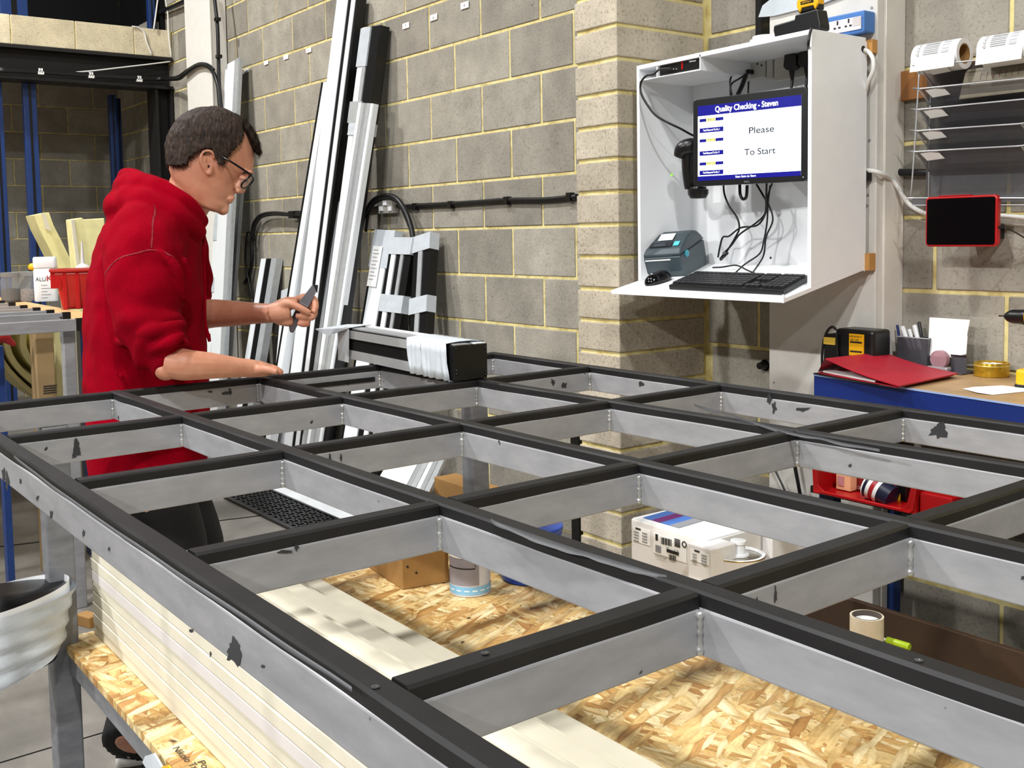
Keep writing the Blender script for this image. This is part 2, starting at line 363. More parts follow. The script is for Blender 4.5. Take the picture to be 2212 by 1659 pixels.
# --- boxed column behind the cabinet
bc = struct(MB().box(-2.311, -1.905, 2.80, W-.001, 0, 3.4).build('trim_boxed_column', PLASTER, org=(-2.1, 2.86, 0), bevel=.003))
MB().box(-1.904, -1.894, 2.83, W-.003, 0, 3.4).build('edge_strip', plain('raw_board', 'dad5cb', .8, var=.12, vs=5, bmp=.3, bs=12), bc)
for x, y in ((1879, 302), (1876, 420), (1874, 443), (1672, 826), (1883, 16)):
    p = at(x, y, Y=2.799); MB().cyl(p, p+Vector((0, -.003, 0)), .0035, n=10).build('screw_head', GREYM, bc)
p = at(1652, 789, Y=W-.01); tag(MB().lathe(p, [(.0, -.03), (.012, -.03), (.016, 0), (.02, .0)], axis=(0, 1, 0), n=16).build('pipe_stub', BLACK), 'small black pipe stub on the dark wall under the cabinet', 'pipe')
# --- white letter stickers on the wall
for x, y, s, ch in ((877, 57, 14, 'T'), (937, 39, 15, 'U'), (1004, 13, 17, 'V'), (533, 154, 9, 'H'), (575, 137, 9, 'I'), (618, 125, 10, 'J'), (667, 110, 11, 'K')):
    p = at(x-s/2, y+s/2, Y=W-.004); q = at(x+s/2, y-s/2-3, Y=W-.004)
    lab = {'T': 'T', 'U': 'U', 'V': 'V', 'J': 'J', 'K': 'K', 'H': 'H', 'I': 'I'}[ch]
    o = MB().box(p.x, q.x, W-.006, W-.004, p.z, q.z).build('wall_sticker', PAPER, bevel=.001)
    tag(o, {'T': 'white square sticker with letter T on the block wall', 'U': 'white square sticker with letter U, middle of the right three', 'V': 'white square sticker with letter V near the top edge',
            'H': 'small white sticker just right of the leaning white profile', 'I': 'small white sticker second from the left', 'J': 'small white sticker with letter J left of tall profile', 'K': 'small white sticker with letter K beside the tall profile'}[ch], 'sticker', 'letter stickers on the wall')
    c = (p.x+q.x)/2; h = (q.z-p.z)*.45
    text(ch, (c, W-.006, p.z+h*.6), X3, Z3, h, INK, o, align='CENTER')

# --- cables along the back wall
def cable(name, pts, r, mat, label, cat='cable', group=None, n=8, smooth=5):
    return tag(MB().tube(pts, r, n=n, smooth=smooth).build(name, mat, smooth=True), label, cat, group)
def P(*l, **k): return [at(x, y, **k) for x, y in l]
YC = W-.016
wcab = root('wall_cable_run', at(1000, 440, Y=YC), 'thick black cables clipped along the block wall left of pillar', 'cable')
MB().tube(P((1246, 424), (1180, 431), (1095, 432), (1040, 436), (975, 440), (900, 444), (868, 446), (852, 444), Y=YC), .011, n=10).build('cable', CABLE, wcab, smooth=True)
MB().tube(P((1246, 430), (1180, 436), (1095, 437), (975, 445), (900, 449), (870, 450), Y=YC+.004), .007, n=8).build('cable', CABLE, wcab, smooth=True)
MB().tube(P((852, 446), (800, 450), (770, 458), Y=YC), .010).build('cable', CABLE, wcab, smooth=True)
for x, y in ((1232, 426), (1096, 434), (975, 443), (898, 447)):
    p = at(x, y, Y=YC); MB().box(p.x-.014, p.x+.014, W-.032, W-.002, p.z-.018, p.z+.02).build('cable_clip', BLACK, wcab, bevel=.003)
lc = root('looped_cable', at(850, 500, Y=2.86), 'black cable arching over the plug down behind the short profiles', 'cable')
MB().tube(P((775, 520), (785, 470), (805, 435), (830, 423), (855, 428), (875, 455), (890, 500), (896, 560), Y=2.86), .014, n=10).build('cable', CABLE, lc, smooth=True)
MB().tube(P((790, 500), (800, 450), (830, 428), (862, 440), (885, 490), Y=2.875), .009, n=10).build('cable', CABLE, lc, smooth=True)
pl = root('wall_plug', at(832, 462, Y=2.90), 'grey plastic socket with white plug under the looped cable', 'plug')
p, q = at(817, 462, Y=2.88), at(846, 430, Y=2.88)
MB().box(p.x, q.x, 2.88, W-.004, p.z, q.z).build('socket_body', plain('translucent_grey', 'a09d96', .3), pl, bevel=.004)
for a, b, c, d in ((827, 433, 834, 444), (819, 446, 825, 456), (838, 446, 844, 456)):
    p, q = at(a, d, Y=2.872), at(c, b, Y=2.872); MB().box(p.x, q.x, 2.87, 2.88, p.z, q.z).build('plug_pin', WHITE, pl, bevel=.002)
l2 = root('hanging_cable', at(560, 500, Y=2.88), 'black twin cable curving down the wall behind the small profiles', 'cable')
MB().tube(P((668, 459), (630, 463), (590, 460), (562, 466), (548, 485), (544, 520), (545, 560), (538, 595), (528, 612), Y=2.885), .012, n=10).build('cable', CABLE, l2, smooth=True)
MB().tube(P((668, 463), (630, 465), (590, 464), (565, 470), (552, 488), (548, 520), (535, 500), (530, 560), (540, 620), (548, 650), Y=2.875), .007, n=8).build('cable', CABLE, l2, smooth=True)
MB().box(*[v for v in (at(624, 470, Y=2.87).x, at(634, 470, Y=2.87).x, 2.865, W-.003, at(624, 472, Y=2.87).z, at(624, 456, Y=2.87).z)]).build('cable_clip', BLACK, l2, bevel=.003)
# cable over the white column and vertical black conduit
l3 = root('beam_cable', at(200, 160, X=XM+.03), 'black cable bundle clipped along the dark beam and over the column', 'cable')
MB().tube(P((-10, 152), (100, 157), (200, 164), (300, 170), (352, 171), X=XM+.045)+P((385, 170), (400, 160), Y=2.77)+P((425, 143), (445, 142), (460, 155), (470, 180), (474, 215), (477, 260), Y=2.775), .014, n=8).build('cable', CABLE, l3, smooth=True)
MB().tube(P((-10, 148), (100, 153), (200, 160), (300, 167), (352, 168), X=XM+.04)+P((382, 166), (402, 153), Y=2.775)+P((428, 138), (448, 139), (462, 150), Y=2.78), .009, n=8).build('cable', CABLE, l3, smooth=True)
for x, y in ((88, 157), (197, 165), (301, 173)):
    p = at(x, y, X=XM+.05); o = MB().box(XM+.03, XM+.062, p.y-.02, p.y+.02, p.z-.012, p.z+.008); o.box(XM+.03, XM+.062, p.y-.012, p.y-.004, p.z, p.z+.03); o.box(XM+.03, XM+.062, p.y+.004, p.y+.012, p.z, p.z+.03); o.build('cable_clip', PAPER, l3)
l4 = root('vertical_conduit', at(470, 120, Y=2.78), 'black cable running down the right edge of the white column', 'cable')
MB().tube(P((460, -30), (465, 10), (470, 60), (472, 130), (474, 190), (478, 235), (478, 300), Y=2.79), .013, n=8).build('cable', CABLE, l4, smooth=True)
for x, y in ((469, 42), (472, 122)): p = at(x, y, Y=2.78); MB().box(p.x-.02, p.x+.02, 2.765, 2.80, p.z-.012, p.z+.012).build('cable_clip', BLACK, l4, bevel=.003)
l5 = root('branch_cable', at(380, 20, Y=2.88), 'black cable branching along the wall left of the white column', 'cable')
MB().tube(P((345, 26), (360, 20), (380, 12), (400, 3), (420, -6), Y=2.89), .018, n=8).build('cable', CABLE, l5, smooth=True)
cable('white_flex', [at(285, 57, X=XM+.01)]+P((300, 60), (312, 72), (317, 92), (328, 118), X=XM+.01), .006, WCABLE, 'thin white cable drooping over the cream blocks')
cable('white_flex', P((341, -5), (338, 20), (332, 64), X=XM+.02), .006, WCABLE, 'thin white cable hanging in front of the short blue post')
cable('white_flex', P((356, -5), (362, 25), (364, 70), (370, 124), X=XM+.04), .006, WCABLE, 'thin white cable down the corner by the cream block course')
cable('white_flex', P((150, 157), (200, 153), (260, 146), (320, 139), (368, 133), X=XM+.03), .005, WCABLE, 'thin white cable rising along the dark beam to the corner')
# ================================================================== WELDED GRID TABLE
TY = 0.017675; OX, OY = -2.542769, .374821
US = [0, .4777, .9223, 1.3849, 1.8373, 2.30, 2.76]; VS = [0, .3495, .7126, 1.0795, 1.4424]
PL = {(0, 1): (260, 846), (0, 2): (565, 813), (0, 3): (798, 787), (1, 0): (3, 941), (1, 1): (396, 895), (1, 2): (744, 854), (1, 3): (1061, 815), (1, 4): (1275, 791),
      (2, 0): (127, 1039), (2, 1): (630, 968), (2, 2): (1010, 912), (2, 3): (1310, 863), (2, 4): (1560, 826), (3, 0): (393, 1190), (3, 1): (950, 1078), (3, 2): (1375, 992), (3, 3): (1707, 928), (3, 4): (1965, 885),
      (4, 0): (870, 1480), (4, 1): (1500, 1262), (4, 2): (1950, 1122)}
ZT, ZA, ZB = .969, .9535, .906
hw, hr_ = .0148, .0134
def T(u, v, z): return Vector((OX+u*math.cos(TY)-v*math.sin(TY), OY+u*math.sin(TY)+v*math.cos(TY), z))
UD, VD = (T(1, 0, 0)-T(0, 0, 0)), (T(0, 1, 0)-T(0, 0, 0))
XPT = {k: at(*p, Z=ZT) for k, p in PL.items()}
LONG = []                                   # each long rail: Y = a + b X, from where its joints lie
EXTRA = {0: [at(639, 1380, Z=ZT), at(59, 985, Z=ZT), at(295, 1128, Z=ZT)]}
for j in range(5):
    q = [p for (i, jj), p in XPT.items() if jj == j]+EXTRA.get(j, [])*2
    b_, a_ = np.polyfit([p.x for p in q], [p.y for p in q], 1); LONG.append((a_, b_))
CROSS = []
for i in range(7):
    q = [p for (ii, j), p in XPT.items() if ii == i]
    if len(q) > 1:
        d_ = -.0177; cc_ = np.mean([p.x-d_*p.y for p in q]); CROSS.append((cc_, d_))
    else: CROSS.append((CROSS[-1][0]+.462, -.0177))
def joint(i, j):
    a_, b_ = LONG[j]; c_, d_ = CROSS[i]; x = (c_+d_*a_)/(1-b_*d_); return Vector((x, a_+b_*x, 0))
tb = root('grid_table', T(1.3, .7, 0), 'large welded aluminium grid table with black rubber on its rails', 'table')
def strip(p, d, L, wd_, seed, zt=ZT):
    "rubber strip with slightly wavy edges lying on a rail"
    n = max(4, int(L/.04)); rs = []; w = wd_.normalized(); p = Vector((p.x, p.y, 0))
    for i in range(n+1):
        s = i/n*L; a = mnoise.noise(Vector((seed*3.1, s*6, 0)))*.0022; b = mnoise.noise(Vector((seed*3.1, s*6, 9)))*.0022; h = mnoise.noise(Vector((seed, s*3, 4)))*.0010
        q = p+d*s; k = hr_; e = .0012*mnoise.noise(Vector((seed*1.7, s*14, 3)))
        rs.append([q-w*(k+a)+Z3*(ZA-.001+e), q-w*(k+a)+Z3*(zt-.003+h), q-w*(k-.003)+Z3*(zt+h), q+w*(k-.003)+Z3*(zt+h), q+w*(k+b)+Z3*(zt-.003+h), q+w*(k+b)+Z3*(ZA-.001+e)])
    return MB().rings(rs).build('rubber_strip', M_RUB, tb, smooth=True, angle=18)
for j in range(5):
    p, q = joint(0, j), joint(6, j); d = (q-p).normalized(); w = Vector((-d.y, d.x, 0)); p = p-d*hw; L = (q-p).length+hw
    MB().obox(p-w*hw+Z3*ZB, d*L, w*2*hw, (0, 0, ZA-ZB)).build('long_rail', M_ALU, tb, bevel=.0022); strip(p, d, L, w, j+1)
for i in range(7):
    for j in range(4):
        p, q = joint(i, j), joint(i, j+1); d = (q-p).normalized(); w = Vector((d.y, -d.x, 0)); p = p+d*hw; L = (q-p).length-hw
        MB().obox(p-w*hw+Z3*ZB, d*L, w*2*hw, (0, 0, ZA-ZB)).build('cross_rail', M_ALU, tb, bevel=.0022); strip(p, d, L, w, 20+i*4+j, ZT-.0006)
# weld beads in the cell corners
for i in range(6):
    for j in range(4):
        for jj, dv_ in ((j+1, -1), (j, 1)):
            c = joint(i, jj)+Vector((hw+.001, dv_*(hw+.001), 0)); pts = []; rad = []
            for k in range(11):
                pts.append(c+Z3*(ZB+.002+(ZA-ZB-.004)*k/10)); rad.append(.0040+.0016*random.random()*(1 if k % 2 else -.5))
            MB().tube(pts, rad, n=8, smooth=2).build('weld_bead', M_WELD, tb, smooth=True)
def long_face(j, x, y, side=-1):
    a_, b_ = LONG[j]; v = ray(x, y); a_ = a_+side*(hw+.0008); t = a_/(v[1]-b_*v[0]); return Vector(O3+t*v)
def cross_face(i, x, y, side=1):
    c_, d_ = CROSS[i]; v = ray(x, y); c_ = c_+side*(hw+.0008); t = c_/(v[0]-d_*v[1]); return Vector(O3+t*v)
# rail screws
for x, y in ((811, 1484), (1048, 1411), (1985, 1427)):
    p = at(x, y, Z=ZT+.0004); MB().lathe(p, [(.0035, 0), (.0035, .0006), (.0015, .0008), (.0012, .0002)], n=14).build('rail_screw', plain('dull_screw', '58585a', .35, .6), tb)
# legs
LEG = .058
def leg(x, y, z1=ZB): return MB().box(x-LEG/2, x+LEG/2, y-LEG/2, y+LEG/2, 0, z1).build('leg', M_STEEL, tb, bevel=.004)
l_a = at(131, 1150, X=-2.5); leg(-2.53, l_a.y)
l_b = at(1040, 1010, X=-2.5); leg(-2.53, l_b.y); leg(joint(5, 1).x, .56); leg(joint(5, 1).x, 1.75)
# shelf frame and board
MB().box(-2.50, .3, .588, .628, .335, .381).build('shelf_bar', M_STEEL, tb, bevel=.003)
MB().box(-2.50, .3, 1.93, 1.97, .335, .381).build('shelf_bar', M_STEEL, tb, bevel=.003)
MB().box(-2.50, -2.46, .63, 1.93, .335, .381).build('shelf_bar', M_STEEL, tb, bevel=.003)
sh = MB().box(-2.555, .3, .583, 2.0, .382, .40).build('shelf_board', M_OSB, tb, bevel=.001)
for x, y in ((1630, 1655), (1550, 1615)): pass
# handwriting on the shelf edge
pa, pb = at(352, 1600, Z=.4002), at(440, 1618, Z=.4002)
text('Nikolo Tx', at(372, 1618, Z=.4002), UD, VD, .014, INK, sh, 'handwriting', width=.10)
text('Pot', at(425, 1648, Z=.4002), UD, VD, .014, INK, sh, 'handwriting', width=.04)
# loose protective film peeling along rails
FILM = plain('dull_film', '3c3d40', .5, var=.15, vs=20)
def film(pts_px, wpx, seed, lab):
    vs = []; fs = []; n = 36
    for i in range(n+1):
        t = i/n*(len(pts_px)-1); k = min(int(t), len(pts_px)-2); f = t-k
        x = pts_px[k][0]*(1-f)+pts_px[k+1][0]*f; y = pts_px[k][1]*(1-f)+pts_px[k+1][1]*f
        p = at(x, y, Z=ZT+.0015); a = mnoise.noise(Vector((seed, i*.35, 0)))
        w = wpx*(1+.25*a); e = math.sin(math.pi*i/n)**.4
        q = p-VD*(w*e)+Z3*(-.003+.003*mnoise.noise(Vector((i*.22, seed, 2)))); vs += [p, (p+q)/2+Z3*.003, q]
    for i in range(n): fs += [(3*i, 3*i+3, 3*i+4, 3*i+1), (3*i+1, 3*i+4, 3*i+5, 3*i+2)]
    o = MB().add(vs, fs).build('peeling_film', FILM, tb, smooth=True); return o

film([(30, 985), (118, 1052), (260, 1152), (420, 1258), (600, 1378), (760, 1488)], .0022, 3, '')
film([(1060, 1122), (1180, 1166), (1320, 1208), (1440, 1245)], .010, 5, '')
film([(1500, 874), (1700, 932), (1900, 972)], .006, 8, '')
# black painted channel clamped inside the far end cell
ch = root('black_channel', T(.03, .86, .915), 'black metal channel clamped inside the end cell near the rail', 'channel')
c0 = T(hw+.002, VS[2]+.03, .906)
MB().obox(c0, VD*.30, UD*.028, (0, 0, .052)).build('channel_body', BLACK, ch, bevel=.004)
MB().obox(c0+Z3*.02+UD*.028, VD*.29, UD*.004, (0, 0, .012)).build('channel_lip', BLACK, ch)
MB().obox(c0+Z3*.053, VD*.29, UD*.008, (0, 0, .002)).build('bright_edge', GREYM, ch)
# black paint marks on rails (thin dried patches)
def patch(x, y, w, h, seed, kind, idx, side=None):
    vs = []; n = 22; fn = long_face if kind == 'L' else cross_face; sd = side if side is not None else (-1 if kind == 'L' else 1)
    for k in range(n):
        a = 2*math.pi*k/n; r = .55+.9*abs(mnoise.noise(Vector((seed*2.3, math.cos(a)*1.7, math.sin(a)*1.7)))+.25)
        vs.append(fn(idx, x+w/2*r*math.cos(a), y+h/2*r*math.sin(a), sd))
    MB().add(vs, [tuple(range(n))]).build('paint_patch', BLACKP, tb)
BLACKP = plain('dried_black_paint', '2a2c30', .45, var=.1)
for args in ((165, 972, 22, 42, 1, 'C', 1), (505, 1408, 36, 62, 2, 'L', 0), (2028, 930, 46, 34, 3, 'L', 4), (1662, 862, 12, 34, 4, 'L', 4), (1672, 880, 10, 26, 24, 'L', 4), (1735, 884, 32, 9, 5, 'L', 4),
             (1218, 832, 14, 16, 6, 'C', 1), (1195, 826, 10, 14, 15, 'C', 1), (1384, 829, 12, 16, 7, 'L', 4), (487, 850, 26, 8, 8, 'C', 0), (497, 846, 8, 16, 28, 'C', 0), (455, 846, 10, 6, 29, 'C', 0), (615, 1192, 44, 7, 9, 'C', 3), (640, 1182, 12, 16, 19, 'C', 3),
             (455, 1412, 6, 14, 10, 'L', 0), (110, 1112, 6, 26, 11, 'L', 0), (180, 1152, 5, 18, 12, 'L', 0), (713, 990, 6, 22, 13, 'C', 2), (737, 988, 6, 22, 14, 'C', 2), (15, 1040, 8, 40, 16, 'L', 0), (8, 1022, 7, 30, 17, 'L', 0), (44, 1040, 6, 16, 18, 'L', 0),
             (568, 1440, 10, 8, 20, 'L', 0), (413, 1362, 14, 10, 21, 'L', 0), (235, 1186, 5, 12, 22, 'L', 0), (80, 1076, 5, 14, 23, 'L', 0), (690, 1025, 26, 8, 31, 'L', 2), (702, 1040, 8, 22, 32, 'L', 2), (668, 1056, 10, 8, 33, 'L', 2), (1636, 1300, 5, 30, 34, 'C', 4), (1676, 1285, 6, 34, 35, 'C', 4), (1640, 920, 8, 12, 36, 'L', 4),
             (1264, 1045, 22, 4, 37, 'C', 3), (2212, 1248, 18, 12, 38, 'L', 2), (560, 868, 20, 3, 39, 'C', 1), (1668, 1088, 8, 12, 40, 'L', 3)):
    patch(*args)

# ================================================================== UNDER THE TABLE
names = ['lowest', 'second from bottom', 'third from bottom', 'fourth from bottom', 'fifth from bottom', 'sixth from bottom', 'seventh from bottom', 'eighth from bottom', 'topmost']
th = .0262
for k in range(9):
    y0 = .653+.0015*random.uniform(-1, 1); w = .56-.062*k-(.02 if k % 2 else 0); xo = .0 if k < 6 else 0
    cm = LAV if k in (5,) else CREAM
    xs = -2.535+.004*(k % 2)
    bd = MB().box(xs, .28, y0, y0+w, .401+k*th, .401+(k+1)*th-.0012).build('foam_board', cm, bevel=.002)
    tag(bd, 'long pale foam board, %s of the stack on the lower shelf' % names[k], 'foam board', 'foam boards stacked on the shelf')
    if k < 4:
        pass
# cardboard box
cbx = root('cardboard_box', (-2.55, 1.5, .401), 'brown cardboard box on the lower shelf left of the tin', 'box')
pA = at(870, 1274, Z=.401); pL = at(785, 1219, Z=.401); pR = at(970, 1257, Z=.401)
e1 = (pL-pA); e2 = (pR-pA); e1.z = e2.z = 0
e1 = e1.normalized()*.26; e2 = Vector((-e1.y, e1.x, 0)); e2 = e2 if e2.dot(pR-pA) > 0 else -e2; e2 = (pR-pA).normalized()*(pR-pA).length
MB().obox(pA, e1, e2, (0, 0, .16)).build('carton', CARD, cbx, bevel=.002)
fx = e1.normalized()*.04
MB().obox(pA+Z3*.161, e1, e2*.48, (0, 0, .003)).build('flap', CARD, cbx); MB().obox(pA+Z3*.161+e2*.52, e1, e2*.48, (0, 0, .003)).build('flap', CARD, cbx)
for x, y, w, h in ((880, 1224, 3, 11), (899, 1237, 5, 8)):
    u_ = e2.normalized(); nrm = u_.cross(Z3).normalized(); 
    v = ray(x, y); nn = np.array(nrm); t_ = float(np.dot(np.array(pA)-O3, nn)/np.dot(v, nn)); c = Vector(O3+t_*v)+nrm*.0008
    MB().lathe(c-nrm*0.0, [(.0, 0), (.003, 0), (.003, .0015), (0, .0015)], axis=tuple(nrm), n=10).build('ink_spot', INK, cbx)
# tin with blue band
tp = at(1016, 1276, Z=.401)
tin = root('tin', tp, 'round tin with grey label, red top band and pale blue base band', 'tin')
TR = .052
MB().lathe(tp, [(TR, .0), (TR+.001, .002), (TR, .005), (TR, .176), (TR+.001, .18), (TR-.003, .183), (TR-.004, .179), (0, .179)], n=40).build('can', plain('silver_white_label', 'c9c9cc', .35, var=.05), tin, smooth=True, angle=40)
def band(c, r, z0, z1, a0, a1, mat, name, par, n=24):
    vs = []; fs = []
    for k in range(n+1):
        a = a0+(a1-a0)*k/n; vs += [Vector(c)+Vector((r*math.cos(a), r*math.sin(a), z0)), Vector(c)+Vector((r*math.cos(a), r*math.sin(a), z1))]
    for k in range(n): fs.append((2*k, 2*k+2, 2*k+3, 2*k+1))
    return MB().add(vs, fs).build(name, mat, par, smooth=True)
ca = math.atan2(-tp.y, -tp.x)
band(tp, TR+.0012, .006, .026, ca-2.6, ca+2.6, plain('pale_blue_ink', '7fb9de', .4), 'blue_band', tin)
for k in range(8): band(tp, TR+.0017, .0145, .0175, ca-1.5+k*.4, ca-1.5+k*.4+.25, PAPER, 'dash', tin, 4)
band(tp, TR+.0012, .03, .125, ca-1.4, ca+.45, plain('label_grey', '8f8b93', .4), 'label', tin)
band(tp, TR+.0013, .072, .0755, ca-1.4, ca+.25, INK, 'label_line', tin); band(tp, TR+.0013, .075, .125, ca+.25, ca+.28, INK, 'label_line', tin)
band(tp, TR+.0018, .10, .125, ca-1.4, ca-.1, PAPER, 'label_picture', tin); band(tp, TR+.0022, .104, .118, ca-.6, ca-.3, INK, 'label_mark', tin)
band(tp, TR+.0015, .126, .165, ca-2.6, ca+2.6, RED, 'red_band', tin)
# blue tub
bp = at(1110, 1262, Z=.401)+Vector((-.02, .07, 0))
tubo = root('tub', bp, 'dark blue round plastic tub standing behind the tin', 'tub')
MB().lathe(bp, [(.075, 0), (.078, .003), (.085, .12), (.088, .122), (.088, .13), (.083, .13), (.08, .01), (0, .01)], n=40).build('tub_body', plain('royal_blue_plastic', '1743a8', .3), tubo, smooth=True, angle=40)
MB().lathe(bp+Z3*.1305, [(.088, 0), (.09, .003), (.09, .012), (.085, .014), (0, .014)], n=40).build('lid', plain('blue_lid', '1a4ab0', .3), tubo, smooth=True, angle=40)
# white cartons
def carton(px, py_t, pxr, Y, z0, dep, lab, printed):
    a = at(px, py_t, Y=Y); b = at(pxr, py_t, Y=Y)
    o = root('carton', ((a.x+b.x)/2, Y+dep/2, z0), lab, 'box', 'white cartons on the shelf')
    MB().box(a.x, b.x, Y, Y+dep, z0, a.z).build('carton_body', plain('white_carton', 'dfdddb', .55, var=.03), o, bevel=.003)
    return o, a, b
o1, a, b = carton(1363, 1120, 1530, 1.74, .401, .18, 'white carton with large shipping label, leftmost on the lower shelf', 1)
zt1 = a.z; xa = a.x
MB().box(a.x+.004, b.x-.004, 1.743, 1.915, zt1+.0005, zt1+.002).build('lid_flap', WHITE, o1)
for k, cm in enumerate((plain('blue_ink', '4a76c4', .5), plain('purple_ink', '6b2468', .5), plain('blue_ink', '4a76c4', .5), MIDGREY)):
    MB().add([(xa+.02+.03*k, 1.76, zt1+.0032), (xa+.05+.03*k, 1.76, zt1+.0032), (xa+.01+.03*k+.03, 1.91, zt1+.0032), (xa+.01+.03*k, 1.91, zt1+.0032)], [(0, 1, 2, 3)]).build('printed_stripe', cm, o1)
YF = 1.7392
def onf(x, y, dy=0): return at(x, y, Y=YF-dy)
def fq(x0, y0, x1, y1, mat, par, name, dy=0):
    p, q = at(x0, y0, Y=YF-dy), at(x1, y1, Y=YF-dy)
    return MB().box(p.x, q.x, YF-dy-.0004, YF-dy, p.z, q.z).build(name, mat, par)
fq(1367, 1134, 1405, 1180, PAPER, o1, 'label'); fq(1411, 1150, 1483, 1217, PAPER, o1, 'label')
fq(1373, 1139, 1384, 1146, INK, o1, 'printed_bar', .001); fq(1416, 1153, 1421, 1168, INK, o1, 'printed_bar', .001)
for k in range(11): fq(1428+k*2.1, 1160+k*.5, 1428+k*2.1+(1.3 if k % 3 else .7), 1175+k*.5, INK, o1, 'barcode_bar', .001)
for k in range(8): fq(1445+k*2.0, 1197+k*.5, 1445+k*2.0+(1.2 if k % 3 else .7), 1210+k*.5, INK, o1, 'barcode_bar', .001)
text('D', onf(1441, 1189, .0012), X3, Z3, .009, INK, o1); text('13', onf(1458, 1197, .0012), X3, Z3, .012, INK, o1)
text('STRUCTURE', onf(1416, 1202, .0012), X3, Z3, .005, INK, o1); fq(1440, 1192, 1466, 1193.5, INK, o1, 'rule', .001)
for k in range(5): fq(1416, 1179+k*3, 1428, 1180.2+k*3, MIDGREY, o1, 'print_line', .001); fq(1457, 1165+k*3.6, 1469, 1166.4+k*3.6, INK, o1, 'print_line', .001)
for k in range(4): fq(1369, 1149+k*6, 1380, 1150+k*6, MIDGREY, o1, 'print_line', .001); fq(1387, 1152+k*6, 1398, 1153+k*6, MIDGREY, o1, 'print_line', .001)
c = onf(1478, 1176, .001); MB().lathe(c, [(.005, 0), (.0075, 0), (.0075, .0006), (.005, .0006)], axis=(0, -1, 0), n=20, cap=False).build('recycling_mark', INK, o1)
o2, a, b = carton(1486, 1172, 1537, 1.70, .401, .08, 'small white carton in front between the label carton and the paint tin', 1)
YF = 1.6992
fq(1491, 1184, 1532, 1222, PAPER, o2, 'label'); fq(1500, 1187, 1511, 1194, INK, o2, 'printed_bar', .001)
for k in range(4): fq(1496, 1197+k*6, 1505, 1198+k*6, MIDGREY, o2, 'print_line', .001); fq(1515, 1200+k*6, 1527, 1201+k*6, MIDGREY, o2, 'print_line', .001)
a3 = at(1486, 1104, Y=1.93); b3 = at(1668, 1172, Y=1.93)
o3 = root('carton', ((a3.x+b3.x)/2, 2.0, .59), 'taller white carton with purple logo behind the paint tin', 'box', 'white cartons on the shelf')
MB().box(a3.x, b3.x, 1.93, 2.10, .401, a3.z).build('carton_body', plain('white_carton', 'dfdddb', .55), o3, bevel=.003)
YF = 1.9292
fq(1505, 1151, 1528, 1164, plain('purple_ink', '4b1840', .5), o3, 'logo_plate')
text('ORBEX', onf(1507, 1160, .001), X3, Z3, .009, PAPER, o3, width=.036)
text('ultimate surface protection film', onf(1513, 1128, .001), X3, Z3, .009, INK, o3, width=.165)
for k in range(3): fq(1530, 1160+k*4, 1580, 1161.2+k*4, plain('purple_ink', '4b1840', .5), o3, 'printed_stripe', .001)
fq(1606, 1146, 1609, 1160, plain('orange_ink', 'd9793d', .5), o3, 'orange_tick', .001)
o4 = tag(MB().obox(at(1667, 1200, Y=2.03)-Z3*.06, (.09, .03, 0), (0, .01, 0), (0, 0, .19)).build('folder', plain('navy_board', '14254f', .5), bevel=.002), 'dark navy folder standing beside the tall white carton', 'folder')
tag(MB().box(at(938, 1058, Y=1.9).x, at(1085, 1045, Y=1.9).x, 1.9, 1.99, .401, at(1000, 1050, Y=1.9).z).build('upright_carton', CARD, bevel=.003), 'tall narrow brown carton at the back of the shelf near the far leg', 'box')
p, q = at(1234, 1140, Y=2.6), at(1251, 1140, Y=2.6)
tag(MB().box(p.x, q.x, 2.6, 2.66, 0, at(1245, 930, Y=2.6).z).build('black_post', BLACK, bevel=.003), 'short black post standing against the left edge of the pillar', 'post')
# paint tin
pp = at(1592, 1197, Y=1.80)
pt = root('paint_tin', (pp.x, pp.y, .401), 'white paint tin with brass rim and clear white spout cap', 'paint tin')
R_ = .061; q0 = Vector((pp.x, pp.y, .401)); hT = pp.z-.401
MB().lathe(q0, [(R_, 0), (R_, hT-.005), (R_+.002, hT-.002), (R_+.002, hT+.002), (R_-.004, hT+.003), (R_-.006, hT-.003)], n=44, cap=False).build('tin_wall', WHITE, pt, smooth=True, angle=40)
MB().lathe(q0+Z3*(hT-.004), [(R_-.005, 0), (R_-.012, .002), (0, .002)], n=40, cap=False).build('tin_lid', plain('brushed_tin', 'a8a498', .22, .8), pt, smooth=True)
MB().lathe(q0+Z3*(hT-.0015), [(R_+.0015, 0), (R_+.003, .002), (R_+.0015, .004)], n=44, cap=False).build('brass_rim', plain('brass', 'b79a56', .25, .8), pt, smooth=True)
MB().lathe(q0+Z3*(hT-.001)+Vector((.004, .0, 0)), [(.024, 0), (.024, .004), (.016, .006), (.015, .026), (.0175, .027), (.0175, .034), (.015, .0345), (0, .0345)], n=32).build('spout_cap', plain('translucent_white', 'edeff2', .3, var=0), pt, smooth=True, angle=35)
# masking tape roll standing on the shelf edge and green pen
def on_shelf(x, y): return at(x, y, Z=.401)
q = at(1872, 1392, Z=.401)
tr = root('tape_roll', q, 'cream masking tape roll standing on end, right of the grid cells', 'tape roll')
rr = .036
MB().lathe(q, [(rr, 0), (rr, .066), (rr-.004, .066), (rr-.004, 0)], n=40, cap=False).build('tape', plain('masking_tape', 'd9cfb9', .7, bmp=.3), tr, smooth=True, angle=40)
MB().lathe(q, [(rr-.0042, 0), (rr-.0042, .0665), (rr-.006, .0665), (rr-.006, 0)], n=40, cap=False).build('core', plain('grey_card', '5a5048', .7), tr, smooth=True, angle=40)
MB().lathe(q+Z3*.055, [(rr-.007, 0), (0, 0)], n=40, cap=False).build('inner_disc', PAPER, tr)
a = at(1905, 1380, Z=.412); b = at(1965, 1398, Z=.412)
pn = root('marker', (a+b)/2-Z3*.01, 'lime green highlighter lying beside the masking tape roll', 'marker')
